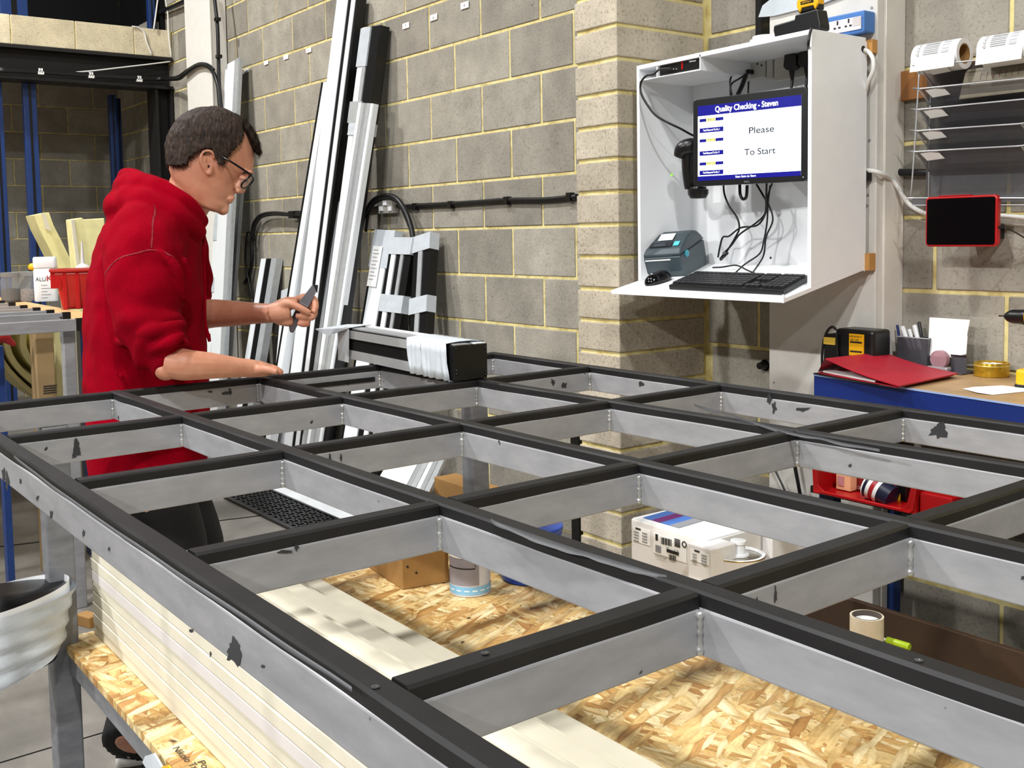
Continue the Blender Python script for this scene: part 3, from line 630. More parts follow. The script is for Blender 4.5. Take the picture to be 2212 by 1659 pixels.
MB().cyl(a, a+(b-a)*.2, .004).build('nib_collar', PAPER, pn); MB().tube([a+(b-a)*.18, a+(b-a)*.2, a+(b-a)*.97, b], [.005, .0085, .0085, .0075], n=16, smooth=1).build('barrel', plain('lime_plastic', 'b6d629', .3, var=0), pn, smooth=True, angle=40)
# perforated rubber mat and white sheet on the floor
m0, m1, m2 = at(484, 1078, Z=0), at(603, 1136, Z=0), at(570, 1062, Z=0)
mx = (m1-m0); my = Vector((-mx.y, mx.x, 0)).normalized()*.215; mx = mx*1.35
mt = root('rubber_mat', (m0+m1)/2, 'black perforated rubber mat on the concrete floor beyond the man', 'mat')
mb = MB(); nx, ny = 14, 5; ux, uy = mx/nx, my/ny
mb.obox(m0+Z3*.001, mx, my*.09, (0, 0, .014)); mb.obox(m0+my*1.1+Z3*.001, mx, my*.06, (0, 0, .014))
for i in range(nx+1): mb.obox(m0+ux*(i-.12)+Z3*.001, ux*.24, my*1.15, (0, 0, .012))
for j in range(1, 6): mb.obox(m0+uy*(j)+Z3*.001, mx, uy*.25, (0, 0, .012))
for i in range(nx):
    for j in range(ny): mb.cyl(m0+ux*(i+.5)+uy*(j+.6), m0+ux*(i+.5)+uy*(j+.6)+Z3*.016, .013, .009, n=8)
mo = mb.build('mat_grid', BLACK, mt); mo['kind'] = 'stuff'
w0 = m0+my*1.25; tag(MB().obox(w0+Z3*.001, mx*1.2, my*.38, (0, 0, .006)).build('floor_sheet', WHITEP), 'plain white strip lying on the floor beside the black mat', 'sheet')

# ================================================================== LEANING PROFILES
def profile(name, lab, cat, xs, yt, xb, yb, Yt, s, mats, depth=.04, group=None, caps=True, ztop=None, tapes=()):
    """bar leaning on the wall: xs = edges of its face strips at photo height yt, xb = its left edge at photo height yb;
    its foot stands on the floor, every strip of its face is a part of its own"""
    T0 = at(xs[0], yt, Y=Yt); B0 = lean(xb, yb, Yt, T0.z, s)
    a = (B0-T0).normalized(); foot = T0+a*((T0.z-.012)/-a.z); L = (foot-T0).length
    wx = (X3-a*X3.dot(a)).normalized(); nn = a.cross(wx).normalized()
    if nn.y > 0: nn = -nn
    # nn points towards the room (-Y)
    o = root(name, foot, lab, cat, group); X0 = T0.x
    xw = [at(x, yt, Y=Yt).x-X0 for x in xs]
    MB().obox(T0-nn*depth, wx*xw[-1], a*L, nn*(depth-.003)).build('core', BLACK, o)
    for k, m in enumerate(mats):
        pro = .0 if m is BLACKM else (.004 if k % 2 == 0 else .007)
        MB().obox(T0+wx*xw[k]-nn*.003, wx*(xw[k+1]-xw[k]), a*L, nn*(.003+pro)).build('face_strip', m, o, bevel=.001)
    MB().obox(T0+wx*xw[-1]-nn*depth, wx*.003, a*L, nn*depth).build('side_face', mats[-1] if mats[-1] is not BLACKM else BLACK, o)
    def wrap(y0, y1, f0=0, f1=1, mat=TAPE):
        # tape band between two photo heights
        def sat(y):
            lo, hi = 0., L
            for _ in range(30):
                m_ = (lo+hi)/2; P_ = np.array(T0+a*m_)-O3; yy = CY+FPX*np.dot(P_, DD)/np.dot(P_, FF)
                if yy < y: lo = m_
                else: hi = m_
            return lo
        s0, s1 = sat(y0), sat(y1); Wd = xw[-1]; n = 9; rs = []
        for i in range(n+1):
            ss = s0+(s1-s0)*i/n; r = .009+.0015*mnoise.noise(Vector((ss*40, xs[0], 0)))
            p = T0+a*ss+wx*(Wd*f0); e = Wd*(f1-f0)
            rs.append([p-wx*.003-nn*(depth+.003), p-wx*.003+nn*r, p+wx*(e*.3)+nn*(r+.001*(i % 2)), p+wx*(e*.6)+nn*r, p+wx*(e+.006)+nn*r, p+wx*(e+.006)-nn*(depth+.003)])
        MB().rings(rs).build('tape_wrap', mat, o, smooth=True, angle=40)
    for tpp in tapes: wrap(*tpp)
    return o, T0, a, wx, nn, xw, wrap
g = 'aluminium profiles leaning on the wall'
profile('window_profile', 'tallest white profile with black edge stripes running out of the top', 'profile', (729, 754, 762, 771, 776), -2, 634, 760, 2.86, .10, (WHITEP, BLACKM, WHITEP, BLACKM), .05, g)
profile('window_profile', 'narrow black edged white profile just left of the tallest one', 'profile', (694, 701, 712), 178, 600, 760, 2.87, .16, (BLACKM, WHITEP), .04, g)
profile('window_profile', 'slim grey translucent profile between the two tall ones', 'profile', (742, 748, 757), 258, 678, 760, 2.85, .13, (SILVER, GREYM), .03, g, tapes=((258, 294),))
profile('window_profile', 'second tallest profile, ribbed silver with white tape and black top', 'profile', (784, 796, 803, 813, 823), 60, 690, 780, 2.86, .13, (WHITEP, SILVER, BLACKM, BLACKM), .055, g, tapes=((62, 145, -.02, .5), (220, 266, -.1, .55, SILVER), (266, 292)))
profile('window_profile', 'short wide silver ribbed profile strapped in front of second tallest', 'profile', (776, 783, 790, 796, 803, 808), 222, 691, 780, 2.80, .13, (WHITEP, SILVER, GREYM, SILVER, WHITEP), .03, g)
profile('window_profile', 'waist high white, black and grey profile beside the hanging cable', 'profile', (565, 575, 587, 597), 559, 530, 775, 2.88, .22, (WHITEP, BLACKM, SILVER), .045, g)
profile('window_profile', 'white and pale blue profile partly behind the tall ones', 'profile', (645, 652, 658, 666), 500, 597, 800, 2.86, .20, (WHITEP, BLACKM, SILVER), .04, g)
profile('window_profile', 'low white taped profile behind the outstretched hand', 'profile', (611, 621, 628, 636), 628, 596, 800, 2.84, .22, (WHITEP, BLACKM, SILVER), .04, g, tapes=((628, 662),))
p_ = profile('window_profile', 'short profile with paper label wrapped at top, left of three', 'profile', (813, 820, 848, 856), 496, 776, 715, 2.86, .2, (BLACKM, WHITEP, BLACKM), .04, g, tapes=((496, 576),))
o_, T0_, a_, wx_, nn_, xw_, wr_ = p_
lo_ = T0_+a_*.09+wx_*.022+nn_*.0135
MB().obox(lo_, wx_*.10, a_*.22, nn_*.0006).build('paper_label', PAPER, o_)
for k in range(9): MB().obox(lo_+wx_*.012+a_*(.02+.02*k)+nn_*.0008, wx_*(.07 if k % 2 else .05), a_*.004, nn_*.0004).build('print_line', MIDGREY, o_)
profile('window_profile', 'short profile with three black and white stripes, middle of three', 'profile', (845, 853, 862, 873, 879, 893), 513, 814, 715, 2.83, .2, (BLACKM, WHITEP, BLACKM, SILVER, BLACKM), .04, g, tapes=((513, 549), (635, 672)))
profile('window_profile', 'short taped black and grey profile, right of three under plug', 'profile', (895, 907, 915, 930), 513, 884, 718, 2.84, .2, (BLACKM, SILVER, BLACKM), .045, g, tapes=((513, 548), (646, 681)))
profile('window_profile', 'white box profile leaning beside the white column, top with clear film', 'profile', (488, 509, 517), 141, 465, 600, 2.84, .12, (WHITEP, SILVER), .025, g)
profile('window_profile', 'white profile bundle wrapped in pale tape behind the hoodie front', 'profile', (467, 482, 498), 462, 447, 700, 2.78, .15, (WHITEP, SILVER), .03, g, tapes=((462, 520), (600, 632)))
profile('window_profile', 'plain silver profile standing just beyond the face', 'profile', (500, 512, 524), 400, 478, 700, 2.88, .12, (SILVER, GREYM), .015, g)
# wide bundle under the table leaning the other way
bu = root('trim_bundle', at(880, 1050, Z=0), 'pale white and silver trims leaning low under the grid', 'trim bundle')
q0 = at(870, 955, Y=2.1); q1 = at(800, 1075, Y=1.75)
dirb = (q1-q0).normalized(); q0 = q0-dirb*.1
Lb = (q0.z-.0)/-dirb.z if dirb.z < 0 else .5
wxx = (X3-dirb*X3.dot(dirb)).normalized(); nb = dirb.cross(wxx).normalized(); nb = nb if nb.y < 0 else -nb
x_ = 0
for wd_, m_ in ((.13, WHITEP), (.022, GREYM), (.02, SILVER), (.018, WHITEP), (.02, GREYM), (.022, SILVER)):
    MB().obox(q0+wxx*x_, wxx*(wd_-.001), dirb*Lb, nb*(.012+.004*random.random())).build('trim_strip', m_, bu); x_ += wd_
# ================================================================== PROFILE LYING ON THE RAILS
bl = at(980, 823, Z=.972); ll = at(748, 773, Z=.972); br_ = at(1060, 816, Z=.972)
ax = (ll-bl); ax.z = 0; Lx = ax.length*1.04; ax.normalize(); wy = Vector((-ax.y, ax.x, 0)); wy = wy if wy.dot(br_-bl) > 0 else -wy
tl = at(980, 747, d=float(np.dot(np.array(bl)-O3, FF))); Hh = tl.z-.972; Wd = (br_-bl).length*.93
lp = root('lying_profile', bl+ax*Lx/2+wy*Wd/2, 'black and silver box profile lying across the rails with tape wrap', 'profile')
MB().obox(bl, ax*Lx, wy*Wd, (0, 0, Hh)).build('core', BLACKM, lp, bevel=.002)
for z0, z1 in ((.006, .3), (.7, .97)):
    MB().obox(bl-wy*.003+Z3*Hh*z0+ax*Lx*.08, ax*Lx*.9, wy*.003, (0, 0, Hh*(z1-z0))).build('silver_face', GREYM, lp)
MB().obox(bl+Z3*Hh+wy*Wd*.08, ax*Lx, wy*Wd*.45, (0, 0, .003)).build('top_face', GREYM, lp)
MB().obox(bl+Z3*Hh+wy*Wd*.68, ax*Lx, wy*Wd*.3, (0, 0, .003)).build('top_face', WHITEP, lp)
# pleated tape wrap near the black end
rs = []; n = 46; s0, s1 = Lx*.03, Lx*.36
for i in range(n+1):
    s = s0+(s1-s0)*i/n
    def pt(u, w, k):
        wob = .0022*math.sin(i*1.35+w*9+k)+.0012*mnoise.noise(Vector((i*.6, w*3, k)))
        return bl+ax*(s-.03*(1-w)*(1 if i > 1 else 0)*.6)
    ring = []
    for (a, b, oy, oz) in ((0, 0, -1, -.3), (0, .25, -1, 0), (0, .5, -1, 0), (0, .75, -1, 0), (0, 1, -1, .6), (.3, 1, 0, 1), (.7, 1, 0, 1), (1, 1, .6, .6), (1, .5, 1, 0), (1, 0, 1, -.3)):
        w = .0055+.0026*math.sin(i*1.15+b*1.6)+.0015*mnoise.noise(Vector((i*.5, b*3, a)))
        ring.append(bl+ax*(s-.022*(1-b)**2*(.5+.5*math.sin(i*.3)))+wy*(a*Wd+oy*w)+Z3*(b*Hh+oz*w))
    rs.append(ring)
MB().rings(rs, cap=False).build('tape_wrap', TAPE, lp, smooth=True)
# flap of tape at the far end
e0 = bl+ax*Lx*.9
fv = [e0-wy*.006+Z3*Hh*1.02, e0+ax*.075-wy*.008+Z3*Hh*1.02, e0+ax*.075-wy*.009-Z3*Hh*.1, e0+ax*.005-wy*.008-Z3*Hh*.12]
MB().prism(fv, wy*-.001).build('tape_flap', TAPE, lp)
fv = [e0-wy*.006+Z3*(Hh+.005), e0+ax*.06+wy*Wd*1.0+Z3*(Hh+.006), e0+ax*.13+wy*Wd*.5+Z3*(Hh+.004), e0+ax*.155-wy*.045+Z3*(Hh-.006), e0+ax*.10-wy*.03+Z3*(Hh-.022)]
MB().prism(fv, Z3*.001).build('tape_flap', TAPE, lp)
MB().obox(bl+ax*Lx, ax*.03, wy*Wd*.4, (0, 0, Hh*.55)).build('inner_spigot', SILVER, lp)
# end cap with bumps
MB().obox(bl-ax*.004-wy*.001, ax*.004, wy*(Wd+.002), (0, 0, Hh+.001)).build('end_cap', BLACK, lp, bevel=.002)
for a, b in ((.06, .92), (.06, .2), (.06, .3), (.94, .1), (.94, .2), (.94, .9)):
    c = bl-ax*.005+wy*Wd*a+Z3*Hh*b; MB().ell(c, .003, 10, 8).build('cap_screw', BLACK, lp, smooth=True)

# ================================================================== COMPUTER CABINET
XL, XR, YFc, YBk = -2.636, -1.92, 2.51, 2.765
TS = (1.206-1.126)/(YBk-2.39); SL = 1/TS
def ont(x, y, h=0): return lean(x, y, 2.39, 1.126+h, SL)
def trz(y): return 1.126+(y-2.39)*TS
cbn = root('computer_cabinet', ((XL+XR)/2, 2.7, 1.12), 'white open-front wall cabinet holding the monitor and label printer', 'cabinet')
ZC = at(1383, 141, Y=YFc).z; ZC2 = at(1755, 62, Y=YFc).z
MB().prism([(XL, YFc, ZC-.0), (XR, YFc, ZC2), (XR, YFc, ZC2-.014), (XL, YFc, ZC-.014)], (0, YBk-YFc, 0)).build('top_panel', WHITE, cbn, bevel=.001)
zf = ZC2
MB().prism([(XR-.013, YFc, zf-.012), (XR-.013, YBk+.0, zf-.012), (XR-.013, YBk, trz(YBk)), (XR-.013, YFc, trz(YFc))], (.013, 0, 0)).build('side_panel', WHITE, cbn, bevel=.001)
MB().prism([(XL, YFc, ZC-.012), (XL, YBk, ZC-.012), (XL, YBk, trz(YBk)), (XL, YFc, trz(YFc))], (.013, 0, 0)).build('side_panel', WHITE, cbn, bevel=.001)
MB().box(XL, XR, YBk, YBk+.006, 1.19, ZC2-.012).build('back_panel', WHITE, cbn)
tx0 = at(1320, 620, Y=2.39).x
MB().prism([(tx0, 2.39, 1.126), (tx0, YBk, trz(YBk)), (tx0, YBk, trz(YBk)-.013), (tx0, 2.39, 1.113)], (XR-tx0, 0, 0)).build('keyboard_tray', WHITE, cbn, bevel=.001)
MB().obox((XR-.006, 2.389, 1.113), (.006, 0, 0), (0, .004, 0), (0, 0, .024)).build('tray_stop', WHITE, cbn)
MB().cyl((XR-.0, 2.752, zf-.035), (XR+.0012, 2.752, zf-.035), .010, n=20).build('cable_hole', BLACK, cbn)
for x, y in ((1665, 557), (1753, 555)):
    p = at(x, y, Y=YBk-.001); MB().cyl(p, p-Y3*.002, .0035, n=10).build('panel_screw', INK, cbn)
# timber battens behind
bt = root('wall_batten', (-1.905, 2.785, 1.19), 'short raw timber batten behind the cabinet at its bottom corner', 'batten', 'cabinet battens')
p, q = at(1866, 581, Y=2.795), at(1890, 549, Y=2.795)
MB().box(-2.5, p.x+(q.x-p.x)*.45, YBk+.008, 2.798, p.z, q.z).build('batten_piece', WOOD, bt); MB().box(p.x+(q.x-p.x)*.5, q.x, YBk+.002, 2.798, p.z-.003, q.z+.003).build('batten_piece', plain('raw_pine', 'c28d4a', .6, var=.2, vs=8), bt)
bt2 = root('wall_batten', (-1.905, 2.785, 1.8), 'short raw timber batten behind the cabinet under the blue socket box', 'batten', 'cabinet battens')
p, q = at(1869, 119, Y=2.795), at(1894, 83, Y=2.795)
MB().box(-2.5, q.x, YBk+.008, 2.798, p.z, q.z-.004).build('batten_piece', plain('raw_pine', 'c28d4a'), bt2)
# PC in its bracket
pc = root('mini_computer', (-2.5, 2.62, ZC-.1), 'small black computer in a white bracket under the cabinet top', 'computer')
def fp(x, y, Y=YFc): return at(x, y, Y=Y)
xa, xm, xb = fp(1388, 170).x, fp(1420, 165).x, fp(1513, 147).x
zb_ = fp(1388, 174).z; zt_ = ZC-.015
MB().box(XL+.013, xb, YFc, YBk-.001, zb_, zb_+.004).build('bracket_bottom', WHITE, pc)
MB().box(xb-.004, xb, YFc, YBk-.001, zb_+.004, zt_+.012).build('bracket_side', WHITE, pc)
MB().box(xm-.004, xm, YFc, YBk-.001, zb_+.004, zt_).build('bracket_divider', WHITE, pc)
MB().box(xm+.002, xb-.006, YFc+.008, YBk-.03, zb_+.006, zt_+.002).build('computer_case', BLACK, pc, bevel=.003)
p, q = fp(1472, 150, YFc+.007), fp(1475, 131, YFc+.007); MB().box(p.x, q.x, YFc+.0065, YFc+.0078, p.z, q.z).build('red_stripe', RED, pc)
text('ThinkCentre', fp(1489, 135, YFc+.006), X3, Z3, .006, PAPER, pc, width=.030)
for x in (1450, 1455, 1461): p = fp(x, 149, YFc+.0068); MB().box(p.x-.002, p.x+.002, YFc+.0065, YFc+.0078, p.z-.002, p.z+.002).build('port', GREYM, pc)
# sockets on the back panel
def plate(x0, y0, x1, y1, lab, Y=YBk, dep=.014, mat=plain('ivory_plastic', 'c9c6bd', .4, var=.02)):
    p, q = at(x0, y1, Y=Y-dep), at(x1, y0, Y=Y-dep)
    o = root('wall_socket', ((p.x+q.x)/2, Y-dep/2, p.z), lab, 'socket'); MB().box(p.x, q.x, Y-dep, Y-.0006, p.z, q.z).build('socket_plate', mat, o, bevel=.003); return o, p, q
so, p, q = plate(1607, 118, 1652, 174, 'white socket plate with usb plug inside the cabinet, above the monitor')
for x, y, w, h in ((1620, 141, 3, 3), (1636, 138, 4, 3), (1645, 141, 3, 5), (1614, 148, 3, 5)):
    a = at(x, y, Y=YBk-.0145); MB().box(a.x-.003, a.x+.003, YBk-.0152, YBk-.014, a.z-.003, a.z+.003).build('socket_slot', INK, so)
a = at(1620, 156, Y=YBk-.02); MB().box(a.x-.012, a.x+.012, YBk-.04, YBk-.014, a.z-.007, a.z+.007).build('usb_plug', BLACK, so, bevel=.002)
so2, p, q = plate(1655, 112, 1668, 172, 'narrow white plate beside the usb socket in the cabinet')
so3, p, q = plate(1672, 104, 1748, 176, 'white double socket with two black plugs in the cabinet corner')
for x0, y0, x1, y1 in ((1692, 118, 1718, 150), (1722, 112, 1752, 142)):
    c = at((x0+x1)/2, (y0+y1)/2, Y=YBk-.045); w = .026
    pg = root('mains_plug', c-Z3*.03, 'black mains plug, %s of the pair above the monitor' % ('left' if x0 < 1700 else 'right'), 'plug')
    MB().prism([c+Vector((-w, 0, -.012)), c+Vector((-w*.8, 0, .026)), c+Vector((w*.5, 0, .028)), c+Vector((w, 0, .014)), c+Vector((w, 0, -.016)), c+Vector((.4*w, 0, -.024)), c+Vector((-.5*w, 0, -.024))], (0, .03, 0)).build('plug_body', BLACK, pg, bevel=.004)
    MB().tube([c+Vector((0, .012, -.02)), c+Vector((.001, .012, -.04)), c+Vector((.002, .012, -.06)), c+Vector((0, .004, -.11))], [.010, .007, .0045, .0045], smooth=3).build('plug_cable', CABLE, pg, smooth=True)
# cables around monitor
YM = 2.66
cable('monitor_cable', P((1420, 156), (1400, 160), (1386, 172), (1382, 195), (1395, 222), (1410, 245), (1430, 262), (1460, 276), (1493, 291), (1530, 300)), .0032, CABLE, 'thin black cable looping from the mini computer to the monitor side') if False else None
def cab(pts, r, lab, Y=2.6): return cable('black_cable', [at(x, y, Y=(Yv if Yv else Y)) for x, y, *z in pts for Yv in [z[0] if z else None]], r, CABLE, lab)
cab([(1450, 148, 2.50), (1425, 150, 2.49), (1412, 160, 2.485), (1396, 164, 2.485), (1384, 180, 2.49), (1386, 205, 2.49), (1404, 235, 2.50), (1420, 252, 2.51), (1445, 266, 2.53), (1470, 278, 2.56), (1498, 293, 2.60), (1530, 305, 2.62)], .0036, 'black cable drooping from the mini computer to behind the monitor')
cab([(1584, 158), (1577, 175), (1581, 205, 2.62), (1590, 220, 2.64)], .003, 'thin black cable dropping left of the usb plug', 2.70)
cab([(1618, 155, 2.73), (1600, 168), (1580, 182), (1578, 205, 2.62), (1585, 225, 2.64)], .003, 'thin black cable looping from the usb plug', 2.70)
cab([(1612, 160), (1603, 185), (1594, 205), (1588, 225, 2.66)], .0075, 'thick black cable bundle dropping to the monitor top', 2.70)
cab([(1617, 176), (1616, 205), (1616, 220, 2.66)], .003, 'thin straight black cable right of the bundle', 2.70)
cab([(1753, 60, 2.50), (1749, 75, 2.495), (1746, 100, 2.50), (1748, 118, 2.60), (1752, 160, 2.66), (1754, 190), (1745, 215, 2.62), (1730, 230, 2.63)], .004, 'black cable hanging over the cabinet top edge by the right panel', 2.62)
cab([(1563, 400), (1565, 420), (1575, 445), (1592, 470), (1597, 492), (1590, 510), (1572, 540), (1556, 562)], .0032, 'black cable bowing left below the monitor', 2.66)
cab([(1634, 398), (1650, 425), (1656, 440), (1652, 465), (1635, 487), (1600, 492), (1575, 510), (1562, 512), (1556, 530), (1551, 556)], .0032, 'black cable crossing under the monitor to the printer', 2.67)
cab([(1656, 396), (1655, 430), (1652, 462), (1630, 484), (1598, 506), (1580, 530), (1562, 548)], .0032, 'second crossing black cable ending in a connector', 2.66)
cab([(1668, 396), (1658, 430), (1668, 462), (1668, 482), (1655, 512), (1650, 550), (1638, 572), (1625, 590, 2.6)], .0028, 'thin black cable falling to the keyboard right side', 2.68)
cab([(1664, 400), (1659, 440), (1657, 480), (1650, 520), (1641, 548), (1610, 570), (1590, 588, 2.6)], .0028, 'thin black cable falling to the keyboard middle', 2.67)
cab([(1540, 578, 2.62), (1560, 577, 2.6), (1590, 573, 2.6), (1615, 584, 2.58), (1640, 594, 2.57)], .0026, 'thin black cable lying on the tray behind the keyboard', 2.6)
cab([(1598, 398), (1599, 420), (1605, 430), (1612, 425), (1614, 400)], .005, 'short loop of thick black cable under the monitor', 2.64)
o = MB().tube([at(1570, 545, Y=2.655), at(1557, 560, Y=2.655)], [.008, .006], smooth=1).build('connector', BLACK, smooth=True); tag(o, 'black cable connector hanging behind the printer', 'connector')
# monitor
mtl, mtr, mbl, mbr = at(1491, 216, Y=2.545), at(1742, 187, Y=2.60), at(1497, 403, Y=2.545), at(1742, 391, Y=2.60)
mo = root('monitor', (mbl+mbr)/2, 'black flat monitor showing Quality Checking on a blue and white screen', 'monitor')
mw = (mbr-mbl); mwx = mw.normalized(); mup = ((mtl-mbl)+(mtr-mbr)).normalized(); mup = (mup-mwx*mup.dot(mwx)).normalized(); mH = ((mtl-mbl).length+(mtr-mbr).length)/2; mW = mw.length; mn = mwx.cross(mup).normalized()
if mn.y > 0: mn = -mn
def rrect(o, u, v, W_, H_, r, k=4):
    pts = []
    for cx, cy, a0 in ((W_-r, r, -90), (W_-r, H_-r, 0), (r, H_-r, 90), (r, r, 180)):
        for i in range(k+1): a = math.radians(a0+90*i/k); pts.append(o+u*(cx+r*math.cos(a))+v*(cy+r*math.sin(a)))
    return pts
MB().prism(rrect(mbl, mwx, mup, mW, mH, .012), -mn*.022).build('bezel', BLACK, mo, bevel=.002)
MB().prism(rrect(mbl+mwx*.05+mup*.04-mn*.022, mwx, mup, mW-.1, mH-.08, .02), -mn*.025).build('back_shell', BLACK, mo, bevel=.004)
MB().obox(mbl+mwx*(mW/2-.05)+mup*(mH/2-.05)-mn*.047, mwx*.1, mup*.1, -mn*.10).build('wall_bracket', BLACK, mo)
so_ = mbl+mwx*.020+mup*.017+mn*.0006; SWd, SH = mW-.038, mH-.040
def scr(name, u0, v0, u1, v1, mat, lift=.0004, par=None):
    return MB().obox(so_+mwx*(u0*SWd)+mup*(v0*SH), mwx*((u1-u0)*SWd), mup*((v1-v0)*SH), mn*lift).build(name, mat, par or mo)
E_W = plain('screen_white', 'e6f0fa', .3, var=0, emit=1.12); E_W2 = plain('screen_panel_white', 'f4f6fb', .3, var=0, emit=1.12); E_B = plain('screen_blue', '08086e', .3, var=0, emit=.9)
E_T = plain('screen_text_white', 'ffffff', .3, var=0, emit=1.0); E_K = plain('screen_text_black', '101020', .4, var=0); E_Y = plain('screen_yellow', 'f2ee8a', .3, var=0, emit=.9)
sc_ = scr('screen', 0, 0, 1, 1, E_W)
scr('title_bar', 0, .865, 1, 1, E_B, .0007); scr('side_panel', 0, .055, .285, .865, E_W2, .0006); scr('status_bar', 0, 0, 1, .06, E_B, .0007)
scr('divider', .283, .06, .286, .865, plain('screen_grey', 'c8ccd8', .3, emit=.8), .0008)
def st(body, u, v, h, mat, width, al='CENTER', bold=.008): return text(body, so_+mwx*(u*SWd)+mup*(v*SH)+mn*.0008, mwx, mup, h*SH, mat, mo, 'screen_lettering', width=width*SWd, align=al, bold=bold, lift=.0008)
st('Quality Checking - Steven', .485, .90, .075, E_T, .61, bold=.02)
st('Please', .635, .575, .085, E_K, .238, bold=.006); st('To Start', .62, .30, .085, E_K, .295, bold=.006)
for v, h in ((.785, .042), (.64, .062), (.515, .040), (.335, .060), (.205, .040), (.075, .060)): scr('button', .018, v, .262, v+h, E_B, .0009)
for v, s in ((.785, '24/8/22'), (.515, '17/9/22'), (.205, '9/9/22')): scr('date_plate', .088, v-.002, .182, v+.046, E_Y, .0011); st(s, .135, v+.008, .03, E_K, .085)
for v, s in ((.64, 'Total Measured To Do: 1'), (.335, 'Total Measured To Do: 17'), (.075, 'Total Measured To Do: 7')): st(s, .14, v+.02, .025, E_T, .17, bold=.012)
st('Scan Item to Start', .485, .018, .028, E_T, .20, bold=.012)
for v in (.74, .60, .47, .44, .29, .16): scr('faint_line', .02, v, .24, v+.003, plain('screen_grey', 'c8ccd8'), .0008)
text('DELL', mbl+mwx*(mW*.5)+mup*.0045, mwx, mup, .0055, MIDGREY, mo, width=.020, align='CENTER')
MB().ell(mbl+mwx*(mW-.011)+mup*.012, .0015, 8, 6).build('power_light', plain('led_blue', 'c9dcff', .3, var=0, emit=1), mo)
# barcode scanner in holder
c = at(1480, 330, Y=2.60); sn = root('barcode_scanner', at(1505, 425, Y=2.6), 'black handheld barcode scanner hanging left of the monitor', 'scanner')
MB().tube([at(1468, 338, Y=2.58), at(1475, 322, Y=2.58), at(1492, 316, Y=2.59), at(1515, 318, Y=2.62)], [.020, .026, .027, .024], n=16).build('scanner_head', BLACK, sn, smooth=True)
MB().tube([at(1490, 322, Y=2.60), at(1486, 350, Y=2.60), at(1488, 385, Y=2.61), at(1492, 405, Y=2.62)], [.025, .021, .020, .021], n=16).build('handle', BLACK, sn, smooth=True)
MB().lathe(at(1508, 418, Y=2.62), [(.0, -.018), (.026, -.016), (.034, -.002), (.035, .012), (.028, .016), (.027, .022), (0, .022)], n=24).build('holder_cup', BLACK, sn, smooth=True, angle=50)
p = at(1449, 377, Y=2.64); tag(MB().ell(Vector((XL+.0145, 2.66, p.z)), .004, 10, 8).build('indicator_light', plain('green_led', '8df23c', .3, var=0, emit=1)), 'tiny green indicator light inside the cabinet left panel', 'light')
# label printer
b1 = ont(1478, 598); th_ = .28; tn_ = Vector((0, -TS, 1)).normalized(); pu = Vector((math.cos(th_), math.sin(th_), 0)); pu = (pu-tn_*pu.dot(tn_)).normalized()*.148; pvv = tn_.cross(pu).normalized()*.178
b0 = b1-pu; pnr = pu.cross(pvv).normalized(); pnr = pnr if pnr.z > 0 else -pnr
pt_ = root('label_printer', (b0+b1)/2, 'dark grey label printer with teal buttons on the cabinet tray', 'printer')
def pp_(u, v, h): return b0+pu*u+pvv*v+pnr*(h*.138)
low = [(.05, .03), (.0, .16), (-.03, .52), (0, .58), (1.0, .66), (1.0, .1), (.94, .0)]
up = [(-.03, .535), (-.02, .60), (.05, .70), (.22, .82), (.45, .97), (.60, 1.0), (.76, .95), (.92, .80), (1.0, .68)]
MB().prism([pp_(0, v, h) for v, h in [(.06, 0), (.0, .15), (-.03, .50), (-.03, .535), (1.0, .66), (1.0, .05), (.95, 0)]], pu).build('lower_body', SLATE, pt_, bevel=.006)
MB().prism([pp_(0, v, h) for v, h in up], pu).build('upper_cover', SLATE, pt_, bevel=.009)
MB().prism([pp_(.14, v, h+.012) for v, h in [(.22, .80), (.45, .95), (.60, .985), (.76, .93), (.9, .80), (.9, .7), (.3, .7)]], pu*.72).build('window_lid', plain('smoked_plastic', '1d1b22', .18, var=0), pt_, bevel=.005)
MB().prism([pp_(.22, .1, .755), pp_(.22, .25, .855), pp_(.62, .25, .855), pp_(.62, .1, .755)], pnr*.003).build('white_sticker', PAPER, pt_) if False else None
def topq(u0, u1, v0, v1, mat, name, lift=.018):
    def hh(v):
        for (a, x), (b, y) in zip(up, up[1:]):
            if a <= v <= b: return x+(y-x)*(v-a)/(b-a)
        return .9
    P4 = [pp_(u0, v0, hh(v0)+lift), pp_(u1, v0, hh(v0)+lift), pp_(u1, v1, hh(v1)+lift), pp_(u0, v1, hh(v1)+lift)]
    return MB().prism(P4, pnr*.0015).build(name, mat, pt_)
topq(.30, .68, .25, .42, PAPER, 'white_sticker', .03); topq(.16, .72, .09, .20, plain('smoked_plastic', '1d1b22'), 'control_strip'); topq(.24, .56, .115, .16, SLATE, 'badge', .024); topq(.76, .90, .11, .21, plain('cyan_button', '58c8e6', .3, var=0), 'feed_button')
MB().obox(pp_(.08, -.034, .44), pu*.66, pvv*.006, pnr*.004).build('label_slot', PAPER, pt_)
MB().lathe(pp_(1.0, .22, .52), [(.012, 0), (.012, .004), (.009, .006), (0, .006)], axis=tuple(pu.normalized()), n=20).build('release_latch', plain('teal_plastic', '3f9db0', .3, var=0), pt_, smooth=True, angle=40)
MB().obox(pp_(1.0, 0, .545), pu*.004, pvv*.98+pnr*.02, pnr*.002).build('seam', BLACK, pt_)
